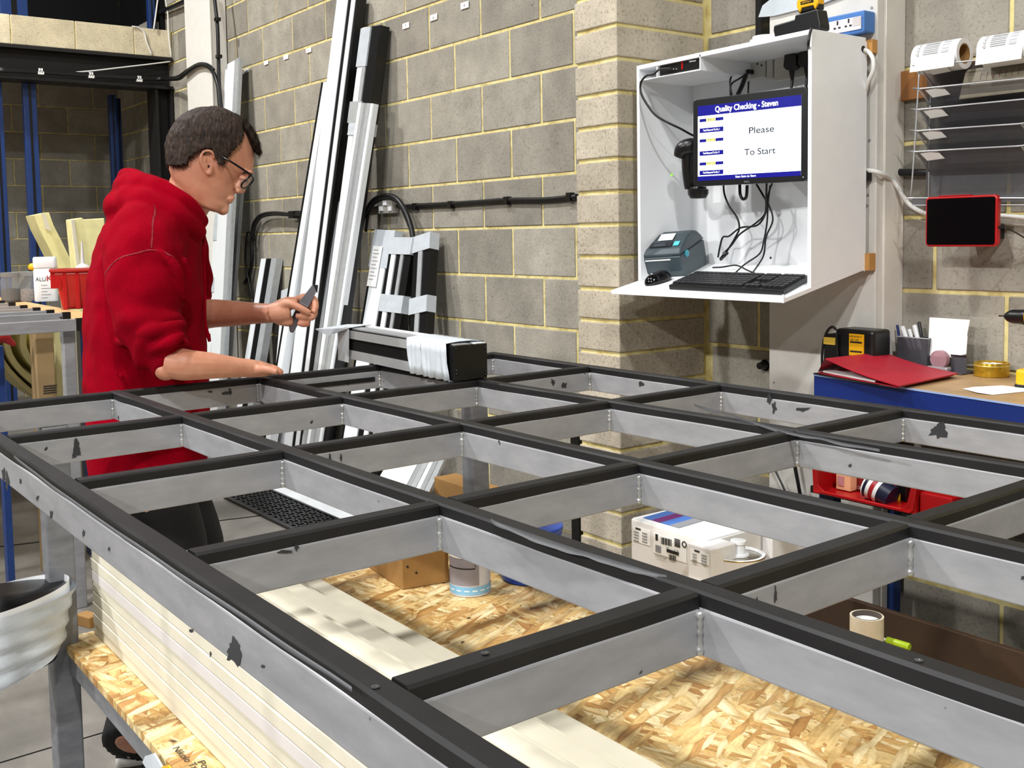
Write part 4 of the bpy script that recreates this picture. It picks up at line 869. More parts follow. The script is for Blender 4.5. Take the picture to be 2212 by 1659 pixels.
# keyboard
k0, k1, k2, k3 = ont(1445, 622, .006), ont(1692, 634, .006), ont(1752, 600, .006), ont(1508, 594, .006)
ku = (k1-k0); kv = (k3-k0+k2-k1)/2; kn = ku.cross(kv).normalized()
kb = root('keyboard', (k0+k2)/2, 'black full-size keyboard on the white cabinet tray', 'keyboard')
MB().prism([k0-kn*.006, k0+ku-kn*.006, k0+ku+kv-kn*.006, k0+kv-kn*.006], kn*.016).build('keyboard_body', BLACK, kb, bevel=.003)
mb = MB(); KEYB = plain('key_cap', '232325', .45, var=0)
for r in range(6):
    x = .015; v0 = .10+.135*r+(.03 if r == 5 else 0)
    ws = [1.4, 1.2, 1.2, 6, 1.2, 1.2, 1.4] if r == 0 else [1.0]*15
    tot = sum(ws); k_ = .63/tot
    for w in ws: mb.obox(k0+ku*x+kv*v0+kn*.010, ku*(w*k_-.005), kv*.105, kn*.006); x += w*k_
    for i in range(3):
        if not (r in (1,) and i != 1) and r != 2: mb.obox(k0+ku*(.665+.042*i)+kv*v0+kn*.010, ku*.036, kv*.105, kn*.006)
    for i in range(4): mb.obox(k0+ku*(.81+.043*i)+kv*v0+kn*.010, ku*.037, kv*.105, kn*.006)
mb.build('key_caps', KEYB, kb)
# mouse
m0, m1 = ont(1392, 618, .002), ont(1452, 600, .002); mc = (m0+m1)/2; ma = (m1-m0).normalized(); mnn = Vector((0, -TS, 1)).normalized(); mbv = mnn.cross(ma).normalized()
ms = root('mouse', mc, 'glossy black computer mouse beside the keyboard on the tray', 'mouse')
rs = []
for i in range(13):
    t = -1+2*i/12; k = max(.12, (1-abs(t)**2.6)**.5); rs.append([mc+ma*(t*.052)+mbv*(math.cos(a)*.030*k*(1-.08*t))+mnn*(.002+max(0, math.sin(a))*.034*k*(1+.1*t)+min(0, math.sin(a))*.0015) for a in [2*math.pi*j/20 for j in range(20)]])
MB().rings(rs).build('mouse_shell', plain('gloss_black', '0b0b0d', .12, var=0), ms, smooth=True)
MB().ell(mc-ma*.022+mnn*.030, (.006, .003, .005), 10, 8).build('wheel', GREYM, ms, smooth=True)
# things on the cabinet top
zt0 = lambda x: ZC+(ZC2-ZC)*(x-XL)/(XR-XL)
c0, c1 = at(1670, 80, Y=2.56), at(1772, 60, Y=2.56)
cg = root('battery_charger', (c0+c1)/2, 'long black battery charger lying on top of the cabinet', 'charger')
zb0 = zt0(c0.x)+.001; L_ = c1.x-c0.x
MB().prism([(c0.x+.008, 2.56, zb0), (c0.x, 2.56, zb0+.03), (c0.x+.002, 2.56, zb0+.045), (c0.x+L_*.46, 2.56, zb0+.05), (c0.x+L_*.47, 2.56, zb0+.062), (c0.x+L_*.94, 2.56, zb0+.066), (c0.x+L_, 2.56, zb0+.02), (c0.x+L_, 2.56, zb0+.006)], (0, .045, 0)).build('charger_body', BLACK, cg, bevel=.004)
yb = root('tool_battery', (c0.x+L_*.7, 2.6, zb0+.066), 'yellow and black tool battery seated in the charger on the cabinet', 'battery')
x0b, x1b = at(1723, 20, Y=2.57).x, at(1768, 20, Y=2.57).x; zbb = zb0+.066
MB().box(x0b, x1b, 2.57, 2.60, zbb, zbb+.052).build('battery_block', BLACK, yb, bevel=.006)
MB().prism([(x0b-.001, 2.566, zbb+.018), (x0b-.001, 2.566, zbb+.036), (x0b+.012, 2.566, zbb+.044), (x1b-.012, 2.566, zbb+.044), (x1b+.001, 2.566, zbb+.036), (x1b+.001, 2.566, zbb+.018), (x1b-.010, 2.566, zbb+.0), (x1b-.016, 2.566, zbb+.014), (x0b+.016, 2.566, zbb+.014), (x0b+.010, 2.566, zbb)], (0, .03, 0)).build('yellow_shell', YEL, yb, bevel=.003)
MB().box(x0b+.014, x1b-.014, 2.5645, 2.567, zbb+.022, zbb+.032).build('name_plate', BLACK, yb, bevel=.001)
text('DEWALT', ((x0b+x1b)/2, 2.5645, zbb+.0245), X3, Z3, .005, YEL, yb, width=(x1b-x0b)*.45, align='CENTER')
# white roll + sheet
q = at(1655, 84, Y=2.66); q.z = zt0(q.x)+.001
wr = root('white_roll', q, 'white tape roll lying behind the black charger on the cabinet', 'tape roll')
MB().lathe(q, [(.05, 0), (.05, .03), (.042, .032), (.042, .040), (.03, .042), (0, .042)], n=36).build('roll', WHITE, wr, smooth=True, angle=40)
st_ = tag(MB().prism([at(1638, 37, Y=2.79), at(1647, 12, Y=2.79), at(1700, -30, Y=2.79), at(1900, -40, Y=2.79), at(1780, 6, Y=2.79), at(1720, 22, Y=2.79), at(1672, 34, Y=2.79), at(1655, 36, Y=2.79)], (0, .003, 0)).build('plastic_sheet', TAPE), 'crumpled pale plastic sheet taped high on the boxed column', 'plastic sheet')
MB3 = MB().box(at(1636, 20, Y=2.88).x, at(1648, 20, Y=2.88).x, 2.87, W-.004, 1.90, 3.4); tag(MB3.build('black_trunking', BLACK), 'black vertical trunking on the wall left of the boxed column', 'trunking')
# blue socket box
xr_ = -1.912; p, q = at(1801, 58, Y=2.745), at(1867, 21, Y=2.745); zlo = at(1867, 68, Y=2.745).z
bb = root('socket_box', ((p.x+q.x)/2, 2.77, zlo), 'blue metal box with white double socket above the cabinet', 'socket')
xl_ = at(1780, 60, Y=2.745).x
MB().box(xl_, q.x, 2.745, 2.7995, zlo, q.z).build('metal_box', plain('mid_blue_metal', '4577ba', .4, var=.05), bb, bevel=.004)
y3 = 2.7445; f0, f1 = at(1790, 66, Y=y3), at(1861, 33, Y=y3)
zs0, zs1 = zlo+.009, q.z-.016
MB().box(xl_+.004, f1.x, 2.741, 2.7452, zs0, zs1).build('socket_plate', plain('pinkish_white', 'ece2e6', .35, var=0), bb, bevel=.002)
for x, y in ((1809, 50), (1833, 45)):
    a = at(x, y, Y=2.7405); MB().box(a.x-.0025, a.x+.0025, 2.7402, 2.7412, a.z-.006, a.z+.006).build('socket_slot', INK, bb)
for x, y in ((1803, 62), (1813, 60), (1827, 57), (1837, 55)):
    a = at(x, y, Y=2.7405); MB().box(a.x-.004, a.x+.004, 2.7402, 2.7412, a.z-.0025, a.z+.0025).build('socket_slot', INK, bb)
a = at(1850, 46, Y=2.7405); MB().box(a.x-.013, a.x+.013, 2.7402, 2.7412, a.z-.013, a.z+.013).build('switch', plain('pale_grey', 'd2cbc9', .5, var=0), bb)
cable('white_cable', [Vector((XR+.001, 2.752, zf-.037))]+[at(x, y, Y=2.76) for x, y in ((1876, 112), (1886, 128), (1886, 152), (1876, 175))]+[at(1869, 200, Y=2.775)], .0065, WCABLE, 'white cable curving out of the hole in the cabinet side')
cable('white_cable', [at(x, y, Y=yy) for x, y, yy in ((1866, 368, 2.79), (1885, 369, 2.78), (1905, 375, 2.80), (1925, 387, 2.86), (1940, 405, 2.88), (1952, 425, 2.89), (1965, 442, 2.90), (1985, 455, 2.90), (2010, 462, 2.90), (2100, 462, 2.905), (2160, 466, 2.90), (2250, 473, 2.90))], .007, WCABLE, 'white cable running from the boxed column behind the red tablet')
cable('black_wall_cable', [at(x, y, Y=2.905) for x, y in ((1895, 370), (1940, 372), (1990, 373), (2030, 373))], .011, CABLE, 'thick black cable on the wall left of the wire rack')
pz = at(1873, 378, Y=2.79); tag(MB().box(pz.x-.012, pz.x+.012, 2.775, 2.799, pz.z-.02, pz.z+.014).build('cable_clamp', BLACK, bevel=.004), 'small black clamp under the white cable on the boxed column', 'clamp')

# ================================================================== RIGHT HAND DESK AND WALL
ZD = .897
dk = root('workbench', (-1.2, 2.7, 0), 'blue-framed workbench with worn wooden top along the right wall', 'workbench')
dl = at(1762, 808, Z=ZD)
DX0, DY0 = dl.x, dl.y; dr_ = at(2212, 874, Z=ZD); DS = (dr_.y-dl.y)/(dr_.x-dl.x)
def dY(x): return DY0+DS*(x-DX0)
def fslab(y0, y1, z0, z1): return MB().prism([(DX0-.002, DY0+y0, z0), (.6, dY(.6)+y0, z0), (.6, dY(.6)+y1, z0), (DX0-.002, DY0+y1, z0)], (0, 0, z1-z0))
MB().prism([(DX0, DY0, ZD-.02), (.6, dY(.6), ZD-.02), (.6, W-.008, ZD-.02), (DX0, W-.008, ZD-.02)], (0, 0, .02)).build('worktop', plain('worn_worktop', 'a98a62', .5, var=.18, vs=9), dk, bevel=.002)
fslab(-.006, -.001, ZD-.10, ZD-.001).build('front_apron', plain('deep_blue_paint', '0c2568', .35, var=.06), dk, bevel=.002)
fslab(-.008, -.0062, ZD-.004, ZD+.0005).build('edge_trim', plain('pale_blue_edge', '8ea4cf', .3, var=.1), dk)
MB().box(DX0-.003, DX0+.002, DY0, W-.008, ZD-.10, ZD-.021).build('side_apron', plain('deep_blue_paint', '0c2568'), dk)
for x in (DX0+.03, .4):
    for y in (DY0+.03, W-.05): MB().box(x-.025, x+.025, y-.02, y+.02, 0, ZD-.021).build('leg', BLUEM, dk, bevel=.003)
MB().box(DX0, .6, 2.52, W-.06, .55, .57).build('lower_shelf', DARKST, dk)
a = at(1809, 827, Y=DY0-.0065); MB().lathe(a, [(.009, 0), (.009, .001), (0, .001)], axis=(0, -1, 0), n=20).build('orange_sticker', plain('orange_sticker', 'e08432', .6, var=0), dk)
brd = tag(MB().box(-1.95, -.9, 2.44, 2.458, 0, .30).build('brown_board', plain('brown_board', '38240f', .7, var=.15), bevel=.002), 'dark brown board standing on edge below the workbench', 'board')
# red parts bin on shelf below
r0, r1 = at(1757, 1062, Y=2.37), at(1972, 1110, Y=2.37)
rz = at(1972, 1112, Y=2.37).z
rb = root('parts_bin', ((r0.x+r1.x)/2, 2.45, rz), 'red open-front parts bin full of packets below the workbench', 'bin')
xw0, xw1 = at(1757, 1050, Y=2.37).x, at(1972, 1080, Y=2.37).x; zt2 = at(1757, 1010, Y=2.40).z
zb2 = rz
def wall(poly, e, nm): return MB().prism(poly, e).build(nm, RED, rb, bevel=.003)
lip = at(1800, 1060, Y=2.37).z-.008
MB().prism([(xw0-.006, 2.37, lip+.07), (xw0, 2.37, lip-.01), (xw0+.035, 2.372, zb2), (xw1-.012, 2.372, zb2), (xw1, 2.37, lip-.0), (xw1+.012, 2.37, lip+.07), (xw1-.004, 2.37, lip+.07), (xw1-.018, 2.37, lip+.012), (xw1-.035, 2.37, lip), (xw0+.035, 2.37, lip), (xw0+.014, 2.37, lip+.014), (xw0+.008, 2.37, lip+.07)], (0, .006, 0)).build('front_wall', RED, rb, bevel=.002)
MB().prism([(xw1+.0, 2.375, zb2), (xw1, 2.62, zb2), (xw1, 2.62, lip+.09), (xw1, 2.375, lip+.06)], (.005, 0, 0)).build('side_wall', RED, rb, bevel=.001)
MB().prism([(xw0-.005, 2.375, zb2), (xw0-.005, 2.62, zb2), (xw0-.005, 2.62, lip+.09), (xw0-.005, 2.375, lip+.06)], (.005, 0, 0)).build('side_wall', RED, rb, bevel=.001)
MB().box(xw0, xw1, 2.615, 2.62, zb2, lip+.09).build('back_wall', RED, rb); MB().box(xw0, xw1, 2.376, 2.615, zb2, zb2+.004).build('bin_floor', RED, rb)
MB().prism([(xw1+.012, 2.38, zb2-.01), (xw1+.10, 2.38, zb2-.01), (xw1+.10, 2.38, lip+.05), (xw1+.012, 2.38, lip+.05)], (0, .2, 0)).build('second_bin_body', RED, tag(root('parts_bin', (xw1+.05, 2.48, zb2), 'second red bin right of the open-front one, only its left side showing', 'bin'), 'second red bin right of the open-front one, only its left side showing', 'bin'), bevel=.004)
def inbin(x0, x1, ytop, Y, mat, lab, cat, nm, yb_=None):
    a, b = at(x0, ytop, Y=Y), at(x1, ytop, Y=Y)
    o = root(nm, ((a.x+b.x)/2, Y, zb2+.004), lab, cat)
    MB().box(a.x, b.x, Y, Y+.03, zb2+.006, max(a.z, b.z)).build('pack', mat, o, bevel=.002); return o, a, b
o, a, b = inbin(1806, 1837, 1020, 2.43, plain('peach_card', 'ecb287', .6), 'peach coloured packet in the red bin', 'packet', 'packet')
MB().box(a.x+.006, a.x+.026, 2.4285, 2.4298, a.z-.035, a.z-.008).build('print_block', plain('mauve_ink', 'c98a8c', .6), o)
o, a, b = inbin(1842, 1886, 1022, 2.46, plain('dark_red_card', '7e1519', .5), 'dark red coffee packet in the red bin', 'packet', 'packet')
text('CAPPUCCINO', at(1853, 1056, Y=2.4595), X3, Z3, .009, PAPER, o, width=.042)
MB().ell(at(1868, 1045, Y=2.459), (.008, .002, .008), 12, 8).build('cup_print', PAPER, o)
q = at(1912, 1076, Y=2.42); cu_ = root('paper_cup', q, 'navy paper cup with red and white stripes lying in the red bin', 'cup')
ca0, ca1 = at(1892, 1056, Y=2.42)+Vector((-.02, 0, .01)), at(1945, 1085, Y=2.42)
MB().lathe(ca0+Z3*.0, [(.0, .0), (.033, 0), (.036, .004), (.03, .075), (0, .075)], axis=tuple((ca1-ca0).normalized()), n=28).build('cup_body', plain('navy_print', '151a33', .4, var=0), cu_, smooth=True, angle=40)
dcp = (ca1-ca0).normalized()
for s0_, s1_, mt_ in ((.012, .022, PAPER), (.022, .034, plain('crimson', 'a51c22', .4, var=0)), (.034, .044, PAPER)):
    MB().lathe(ca0, [(.0365-.08*s0_+.0006, s0_), (.0365-.08*s1_+.0006, s1_)], axis=tuple(dcp), n=28, cap=False).build('stripe', mt_, cu_, smooth=True)
MB().lathe(ca0-dcp*.002, [(0, 0), (.034, 0), (.037, .003), (.037, .006)], axis=tuple(dcp), n=28, cap=False).build('rim', PAPER, cu_, smooth=True)
o, a, b = inbin(1935, 1958, 1048, 2.45, BLACK, 'black packet with gold mark at the right of the red bin', 'packet', 'packet')
MB().box(a.x+.003, a.x+.014, 2.4485, 2.4498, a.z-.04, a.z-.02).build('gold_mark', YEL, o)
# charger standing on the desk
q0, q1 = at(1782, 776, Y=2.70), at(1887, 715, Y=2.70)
dc = root('radio_charger', ((q0.x+q1.x)/2, 2.74, ZD), 'black charger with yellow label standing on the workbench by the column', 'charger')
MB().box(q0.x+.035, q1.x, 2.70, 2.79, ZD+.001, q1.z).build('charger_body', BLACK, dc, bevel=.01)
MB().prism([(q0.x, 2.69, ZD+.001), (q0.x+.004, 2.69, q1.z-.03), (q0.x+.012, 2.69, q1.z-.018), (q0.x+.05, 2.69, q1.z-.012), (q0.x+.058, 2.69, ZD+.001)], (0, .09, 0)).build('battery_dock', BLACK, dc, bevel=.004)
MB().box(q0.x+.004, q0.x+.045, 2.686, 2.691, q1.z-.05, q1.z-.028).build('dock_edge', plain('faded_yellow', 'c9a53a', .5), dc, bevel=.001)
l0, l1 = at(1834, 767, Y=2.698), at(1866, 723, Y=2.698)
MB().box(l0.x, l1.x, 2.6975, 2.70, l0.z, l1.z).build('label', YEL, dc)
text('DEWALT', (l0.x+.003, 2.6972, l1.z-.010), X3, Z3, .006, INK, dc, width=(l1.x-l0.x)*.85); text('18V XR', (l0.x+.005, 2.6972, l1.z-.020), X3, Z3, .006, INK, dc, width=(l1.x-l0.x)*.6)
for k in range(2): MB().box(l0.x+.004, l1.x-.006, 2.6968, 2.6974, l1.z-.027-.028*k, l1.z-.022-.028*k).build('print_bar', INK, dc)
cable('charger_cable', [at(x, y, Y=2.69) for x, y in ((1776, 790), (1776, 765), (1780, 735), (1788, 714), (1798, 706), (1806, 712))], .004, CABLE, 'black cable arching over the charger on the workbench')
# red binder
rbn = root('ring_binder', at(1900, 820, Z=ZD), 'open red ring binder lying on papers on the workbench', 'binder')
RED2 = plain('binder_red', 'a9122a', .5, var=.05)
lo = [at(1768, 806, Z=ZD+.004), at(1900, 786, Z=ZD+.004), at(2060, 812, Z=ZD+.004), at(1938, 838, Z=ZD+.004)]
MB().prism(lo, (0, 0, .003)).build('back_cover', RED2, rbn)
pg = [at(1778, 804, Z=ZD+.0075), at(1895, 790, Z=ZD+.0075), at(1960, 806, Z=ZD+.0075), at(1890, 826, Z=ZD+.0075)]
MB().prism(pg, (0, 0, .0045)).build('paper_block', PAPER, rbn)
lo2 = [at(1757, 808, Z=ZD+.001), at(1880, 792, Z=ZD+.001), at(2015, 820, Z=ZD+.001), at(1895, 832, Z=ZD+.001)]
MB().prism(lo2, (0, 0, .003)).build('under_folder', BLACK, rbn)
cv = [at(1783, 774, Z=ZD+.055), at(1907, 760, Z=ZD+.050), at(2070, 806, Z=ZD+.015), at(1943, 833, Z=ZD+.012)]
nseg = 10; vs = []; fs = []
for i in range(nseg+1):
    t = i/nseg; sag = -.006*math.sin(math.pi*t)
    a_, b_ = cv[0].lerp(cv[3], t)+Z3*sag, cv[1].lerp(cv[2], t)+Z3*sag; vs += [a_, b_, b_-Z3*.003, a_-Z3*.003]
for i in range(nseg):
    for j in range(4): k = (j+1) % 4; fs.append((4*i+j, 4*i+4+j, 4*i+4+k, 4*i+k))
fs += [(0, 1, 2, 3), (4*nseg+3, 4*nseg+2, 4*nseg+1, 4*nseg)]
MB().add(vs, fs).build('front_cover', RED2, rbn)
MB().prism([cv[0]-Z3*.003, cv[1]-Z3*.003, at(1880, 788, Z=ZD+.005), at(1769, 803, Z=ZD+.005)], Vector((-.002, -.002, 0))).build('spine', RED2, rbn)
# desk organiser
org_ = root('desk_organiser', at(2015, 800, Z=ZD), 'grey mesh desk organiser with pens at the back of the workbench', 'organiser')
MESHG = plain('grey_wire_mesh', '4b4a50', .5, var=.1, alpha=.75)
YO = 2.84
a, b = at(1938, 790, Y=YO), at(2003, 732, Y=YO)
MB().obox((a.x, YO, ZD+.002), (b.x-a.x, 0, 0), (0, .0015, 0), (0, 0, b.z-ZD)).build('pot_front', MESHG, org_)
MB().obox((a.x, YO+.06, ZD+.002), (b.x-a.x, 0, 0), (0, .0015, 0), (0, 0, b.z-ZD)).build('pot_back', MESHG, org_)
for x in (a.x, b.x): MB().box(x-.0008, x+.0008, YO, YO+.06, ZD+.002, b.z).build('pot_side', MESHG, org_)
MB().tube([(a.x, YO, b.z), (b.x, YO, b.z), (b.x, YO+.06, b.z), (a.x, YO+.06, b.z), (a.x, YO, b.z)], .002, smooth=1).build('rim_wire', GREYM, org_)
ex = at(2090, 800, Y=YO).x
MB().box(a.x, ex, YO-.03, YO+.06, ZD+.001, ZD+.005).build('base', plain('dark_grey_mesh', '4a484c', .5), org_)
c_1, c_2 = at(2054, 797, Y=YO+.0), at(2088, 770, Y=YO+.0)
MB().box(c_1.x, c_2.x, YO, YO+.0015, ZD+.005, c_2.z).build('letter_slot', MESHG, org_); MB().box(c_1.x, c_2.x, YO-.002, YO, c_2.z-.002, c_2.z+.002).build('slot_rim', BLACK, org_)
MB().box(c_1.x+.002, c_2.x-.002, YO+.002, YO+.0045, ZD+.006, c_2.z-.008).build('folded_note', PAPER, org_)
def pen(x0, y0, x1, y1, r, mat, lab, capm=None):
    a, b = at(x0, y0, Y=YO+.03), at(x1, y1, Y=YO+.035); o = root('pen', a, lab, 'pen', 'pens in the organiser')
    MB().tube([a, a+(b-a)*.55, a+(b-a)*.97, b], [r, r, r, r*.7], n=12, smooth=1).build('barrel', mat, o, smooth=True, angle=40)
    if capm: MB().tube([a+(b-a)*.66, b], [r*1.12, r*1.0], n=12, smooth=1).build('cap', capm, o, smooth=True, angle=40)
pen(1950, 775, 1938, 702, .004, plain('bright_blue', '2a63b5', .3, var=0), 'blue pen leaning left in the organiser', plain('dark_blue', '12245e', .3, var=0))
pen(1972, 772, 1949, 705, .0075, WHITE, 'white marker second from left in the organiser'); pen(1980, 772, 1964, 711, .006, WHITE, 'shorter white marker in the organiser middle')
pen(1996, 785, 1975, 702, .0075, WHITE, 'tallest white marker in the organiser'); pen(2000, 775, 1985, 695, .005, BLACK, 'black pen at the right of the organiser')
a, b = at(2003, 772, Y=YO+.015), at(2094, 688, Y=YO+.025)
tag(MB().prism([at(2004, 768, Y=YO+.012), at(2008, 685.5, Y=YO+.03), at(2095, 691, Y=YO+.03), at(2088, 728, Y=YO+.024), at(2090, 724, Y=YO+.024), at(2087, 765, Y=YO+.012), at(2054, 772, Y=YO+.012)], (0, .0012, 0)).build('note_card', PAPER), 'blank white square note standing in the organiser', 'note')
td = root('tape_dispenser', at(2028, 796, Y=YO-.02), 'clear pinkish tape dispenser in front of the white note', 'tape dispenser')
q = at(2030, 776, Y=YO-.02); MB().lathe(q+Vector((0, -.008, 0)), [(.012, 0), (.026, 0), (.026, .018), (.012, .018)], axis=(0, 1, 0), n=30).build('tape_reel', plain('pink_clear', 'c9a0a8', .2, var=0, trans=.5), td, smooth=True, angle=40)
MB().box(q.x-.035, q.x+.03, YO-.032, YO-.006, ZD+.006, ZD+.018).build('dispenser_base', plain('clear_plastic', 'd9d2d6', .15, var=0, trans=.6), td, bevel=.004)
# gold tape roll
gc = at(2142, 812, Z=ZD); gr = root('gold_tape', gc, 'shiny gold tape roll lying flat on the workbench', 'tape roll')
GOLD = plain('gold_film', 'c39a2a', .22, .55, var=.08)
MB().lathe(gc+Z3*.001, [(.047, 0), (.0475, .002), (.0475, .036), (.0465, .038), (.040, .038), (.040, 0)], n=48, cap=False).build('tape', GOLD, gr, smooth=True, angle=40)
MB().lathe(gc+Z3*.001, [(.0475+.0006, .028), (.0485, .029), (.0485, .031), (.0475, .032)], n=48, cap=False).build('edge_band', plain('pale_gold', 'e2c468', .25, .5), gr, smooth=True)
for k in range(7):
    a = k*.9; MB().ell(gc+Vector((.022*math.cos(a), .022*math.sin(a), .030)), (.016, .01, .006), 10, 8).build('crumpled_liner', PAPER, gr, smooth=True)
tag(MB().prism([at(2080, 840, Z=ZD+.001), at(2105, 836, Z=ZD+.004), at(2165, 833, Z=ZD+.001), at(2230, 840, Z=ZD+.002), at(2215, 846, Z=ZD+.001), at(2145, 853, Z=ZD+.001), at(2110, 848, Z=ZD+.003)], (0, 0, .0006)).build('paper_sheet', PAPER), 'white sheet of paper lying flat at the right of the workbench', 'paper')
# cordless drill standing on the desk
dh = at(2175, 683, Y=2.72); dr = root('cordless_drill', (dh.x+.15, 2.72, ZD), 'black cordless drill standing on the workbench, chuck pointing left', 'drill')
MB().tube([dh+Vector((-.022, 0, 0)), dh+Vector((.0, 0, 0))], .0022, smooth=1).build('drill_bit', plain('dark_steel', '4a4038', .3, .8), dr)
MB().lathe(dh, [(.008, -.004), (.014, .004), (.0185, .016), (.0195, .045), (.022, .05), (.022, .06)], axis=(1, 0, 0), n=26).build('chuck', BLACK, dr, smooth=True, angle=40)
MB().tube([dh+Vector((.058, 0, 0)), dh+Vector((.10, 0, .002)), dh+Vector((.19, 0, .004))], [.026, .032, .028], n=20).build('motor_body', YEL, dr, smooth=True)
MB().tube([dh+Vector((.145, 0, -.01)), dh+Vector((.155, 0, -.08)), (dh.x+.15, 2.72, ZD+.05)], [.02, .017, .022], n=16).build('handle', BLACK, dr, smooth=True)
p = at(2206, 800, Y=2.72); MB().box(p.x+.001, dh.x+.20, 2.685, 2.755, ZD+.001, ZD+.05).build('battery', YEL, dr, bevel=.008)
MB().box(p.x+.0, dh.x+.201, 2.684, 2.756, ZD+.001, ZD+.012).build('battery_foot', BLACK, dr, bevel=.004)
# timber rail on the wall
a, b = at(1914, 222, Y=2.905), at(1914, 159, Y=2.905)
tag(MB().box(a.x, -.6, 2.905, W-.002, a.z, b.z).build('timber_rail', WOOD, bevel=.003), 'brown varnished timber rail fixed to the wall behind the wire rack', 'timber rail')
# wire file rack
YT_, YB_ = 2.76, 2.895
rk = root('wire_rack', at(1980, 440, Y=2.88), 'silver wire mesh file rack with label cards on the right wall', 'rack')
WIRE = plain('silver_wire', 'c2c3c6', .3, .5, var=0); MESH = plain('fine_grey_mesh', '5a5a5e', .6, 0, var=.1, vs=60, alpha=.5)
LX, LYf = [], 2.80
def rp(x, y, Y=2.80): return at(x, y, Y=Y)
MB().tube([rp(1986, 150), rp(1983, 200), rp(1975, 330), rp(1967, 432)], .0022, smooth=2).build('side_wire', WIRE, rk, smooth=True)
MB().tube([rp(2010, 200, 2.89), rp(2008, 300, 2.89), rp(2006, 440, 2.89)], .0018, smooth=2).build('side_wire', WIRE, rk, smooth=True)
tiers = [(1986, 143, 2250, 116), (1985, 192, 2225, 168), (1981, 237, 2225, 213), (1978, 283, 2208, 267), (1974, 328, 2208, 315)]
for i, (xa_, ya_, xb_, yb_) in enumerate(tiers):
    A_, B_ = rp(xa_, ya_), rp(xb_, yb_)
    MB().tube([A_+Vector((0, .09, -.06)), A_+Vector((0, .0, -.002)), A_+Vector((.006, 0, 0)), B_-Vector((.006, 0, 0)), B_+Vector((0, .0, -.004)), B_+Vector((0, .09, -.06))], .0024, smooth=2, n=8).build('tier_wire', WIRE, rk, smooth=True)
    if i > 0:
        MB().obox(A_+Vector((.006, .004, -.004)), B_-A_-Vector((.01, 0, 0)), Vector((0, .09, -.066)), (0, 0, .001)).build('mesh_shelf', MESH, rk)
    l0_ = A_+Vector((.010, .004, -.004)); MB().obox(l0_+Vector((.008, 0, -.002)), (.055, 0, .003), (.012, .018, -.021), (0, -.0008, .0)).build('label_card', PAPER, rk)
A_, B_ = rp(2003, 195, 2.893), rp(2230, 180, 2.893)
MB().box(A_.x, B_.x, 2.892, 2.894, rp(2000, 440, 2.893).z, rp(2000, 150, 2.893).z).build('mesh_back', MESH, rk)
A_, B_ = rp(1970, 430, 2.79), rp(2216, 428, 2.79)
MB().tube([A_+Vector((0, .09, -.0)), A_, A_+Vector((.005, 0, .003)), B_, B_+Vector((0, .09, 0))], .0022, smooth=2).build('basket_wire', WIRE, rk)
MB().box(A_.x+.002, B_.x, 2.79, 2.792, A_.z-.018, A_.z).build('basket_front', MESH, rk)
MB().tube([A_-Z3*.018, B_-Z3*.018], .0015, smooth=1).build('basket_wire', WIRE, rk)
ru = root('clear_ruler', rp(2150, 200, 2.84), 'clear plastic ruler sheet resting in the top tier of the rack', 'ruler')
A_ = rp(2072, 215, 2.83); MB().obox(A_, (.26, 0, .0), (0, .03, .0), (0, .025, .075)).build('ruler_plate', plain('beige_clear', '9a917f', .3, var=.15, alpha=.7), ru) if False else MB().obox(A_, Vector((.30, 0, .0)), Vector((0, .035, .085)), Vector((0, -.0015, .0006))).build('ruler_plate', plain('beige_clear', '9a917f', .3, var=.15, alpha=.75), ru)
for k in range(12): MB().obox(A_+Vector((.05+.018*k, .0, 0))+Vector((0, .02, .05)), Vector((.0012, 0, 0)), Vector((0, .008, .02)), Vector((0, -.0018, .0007))).build('ruler_tick', plain('dull_red_ink', '7b4a42', .6, var=0), ru)
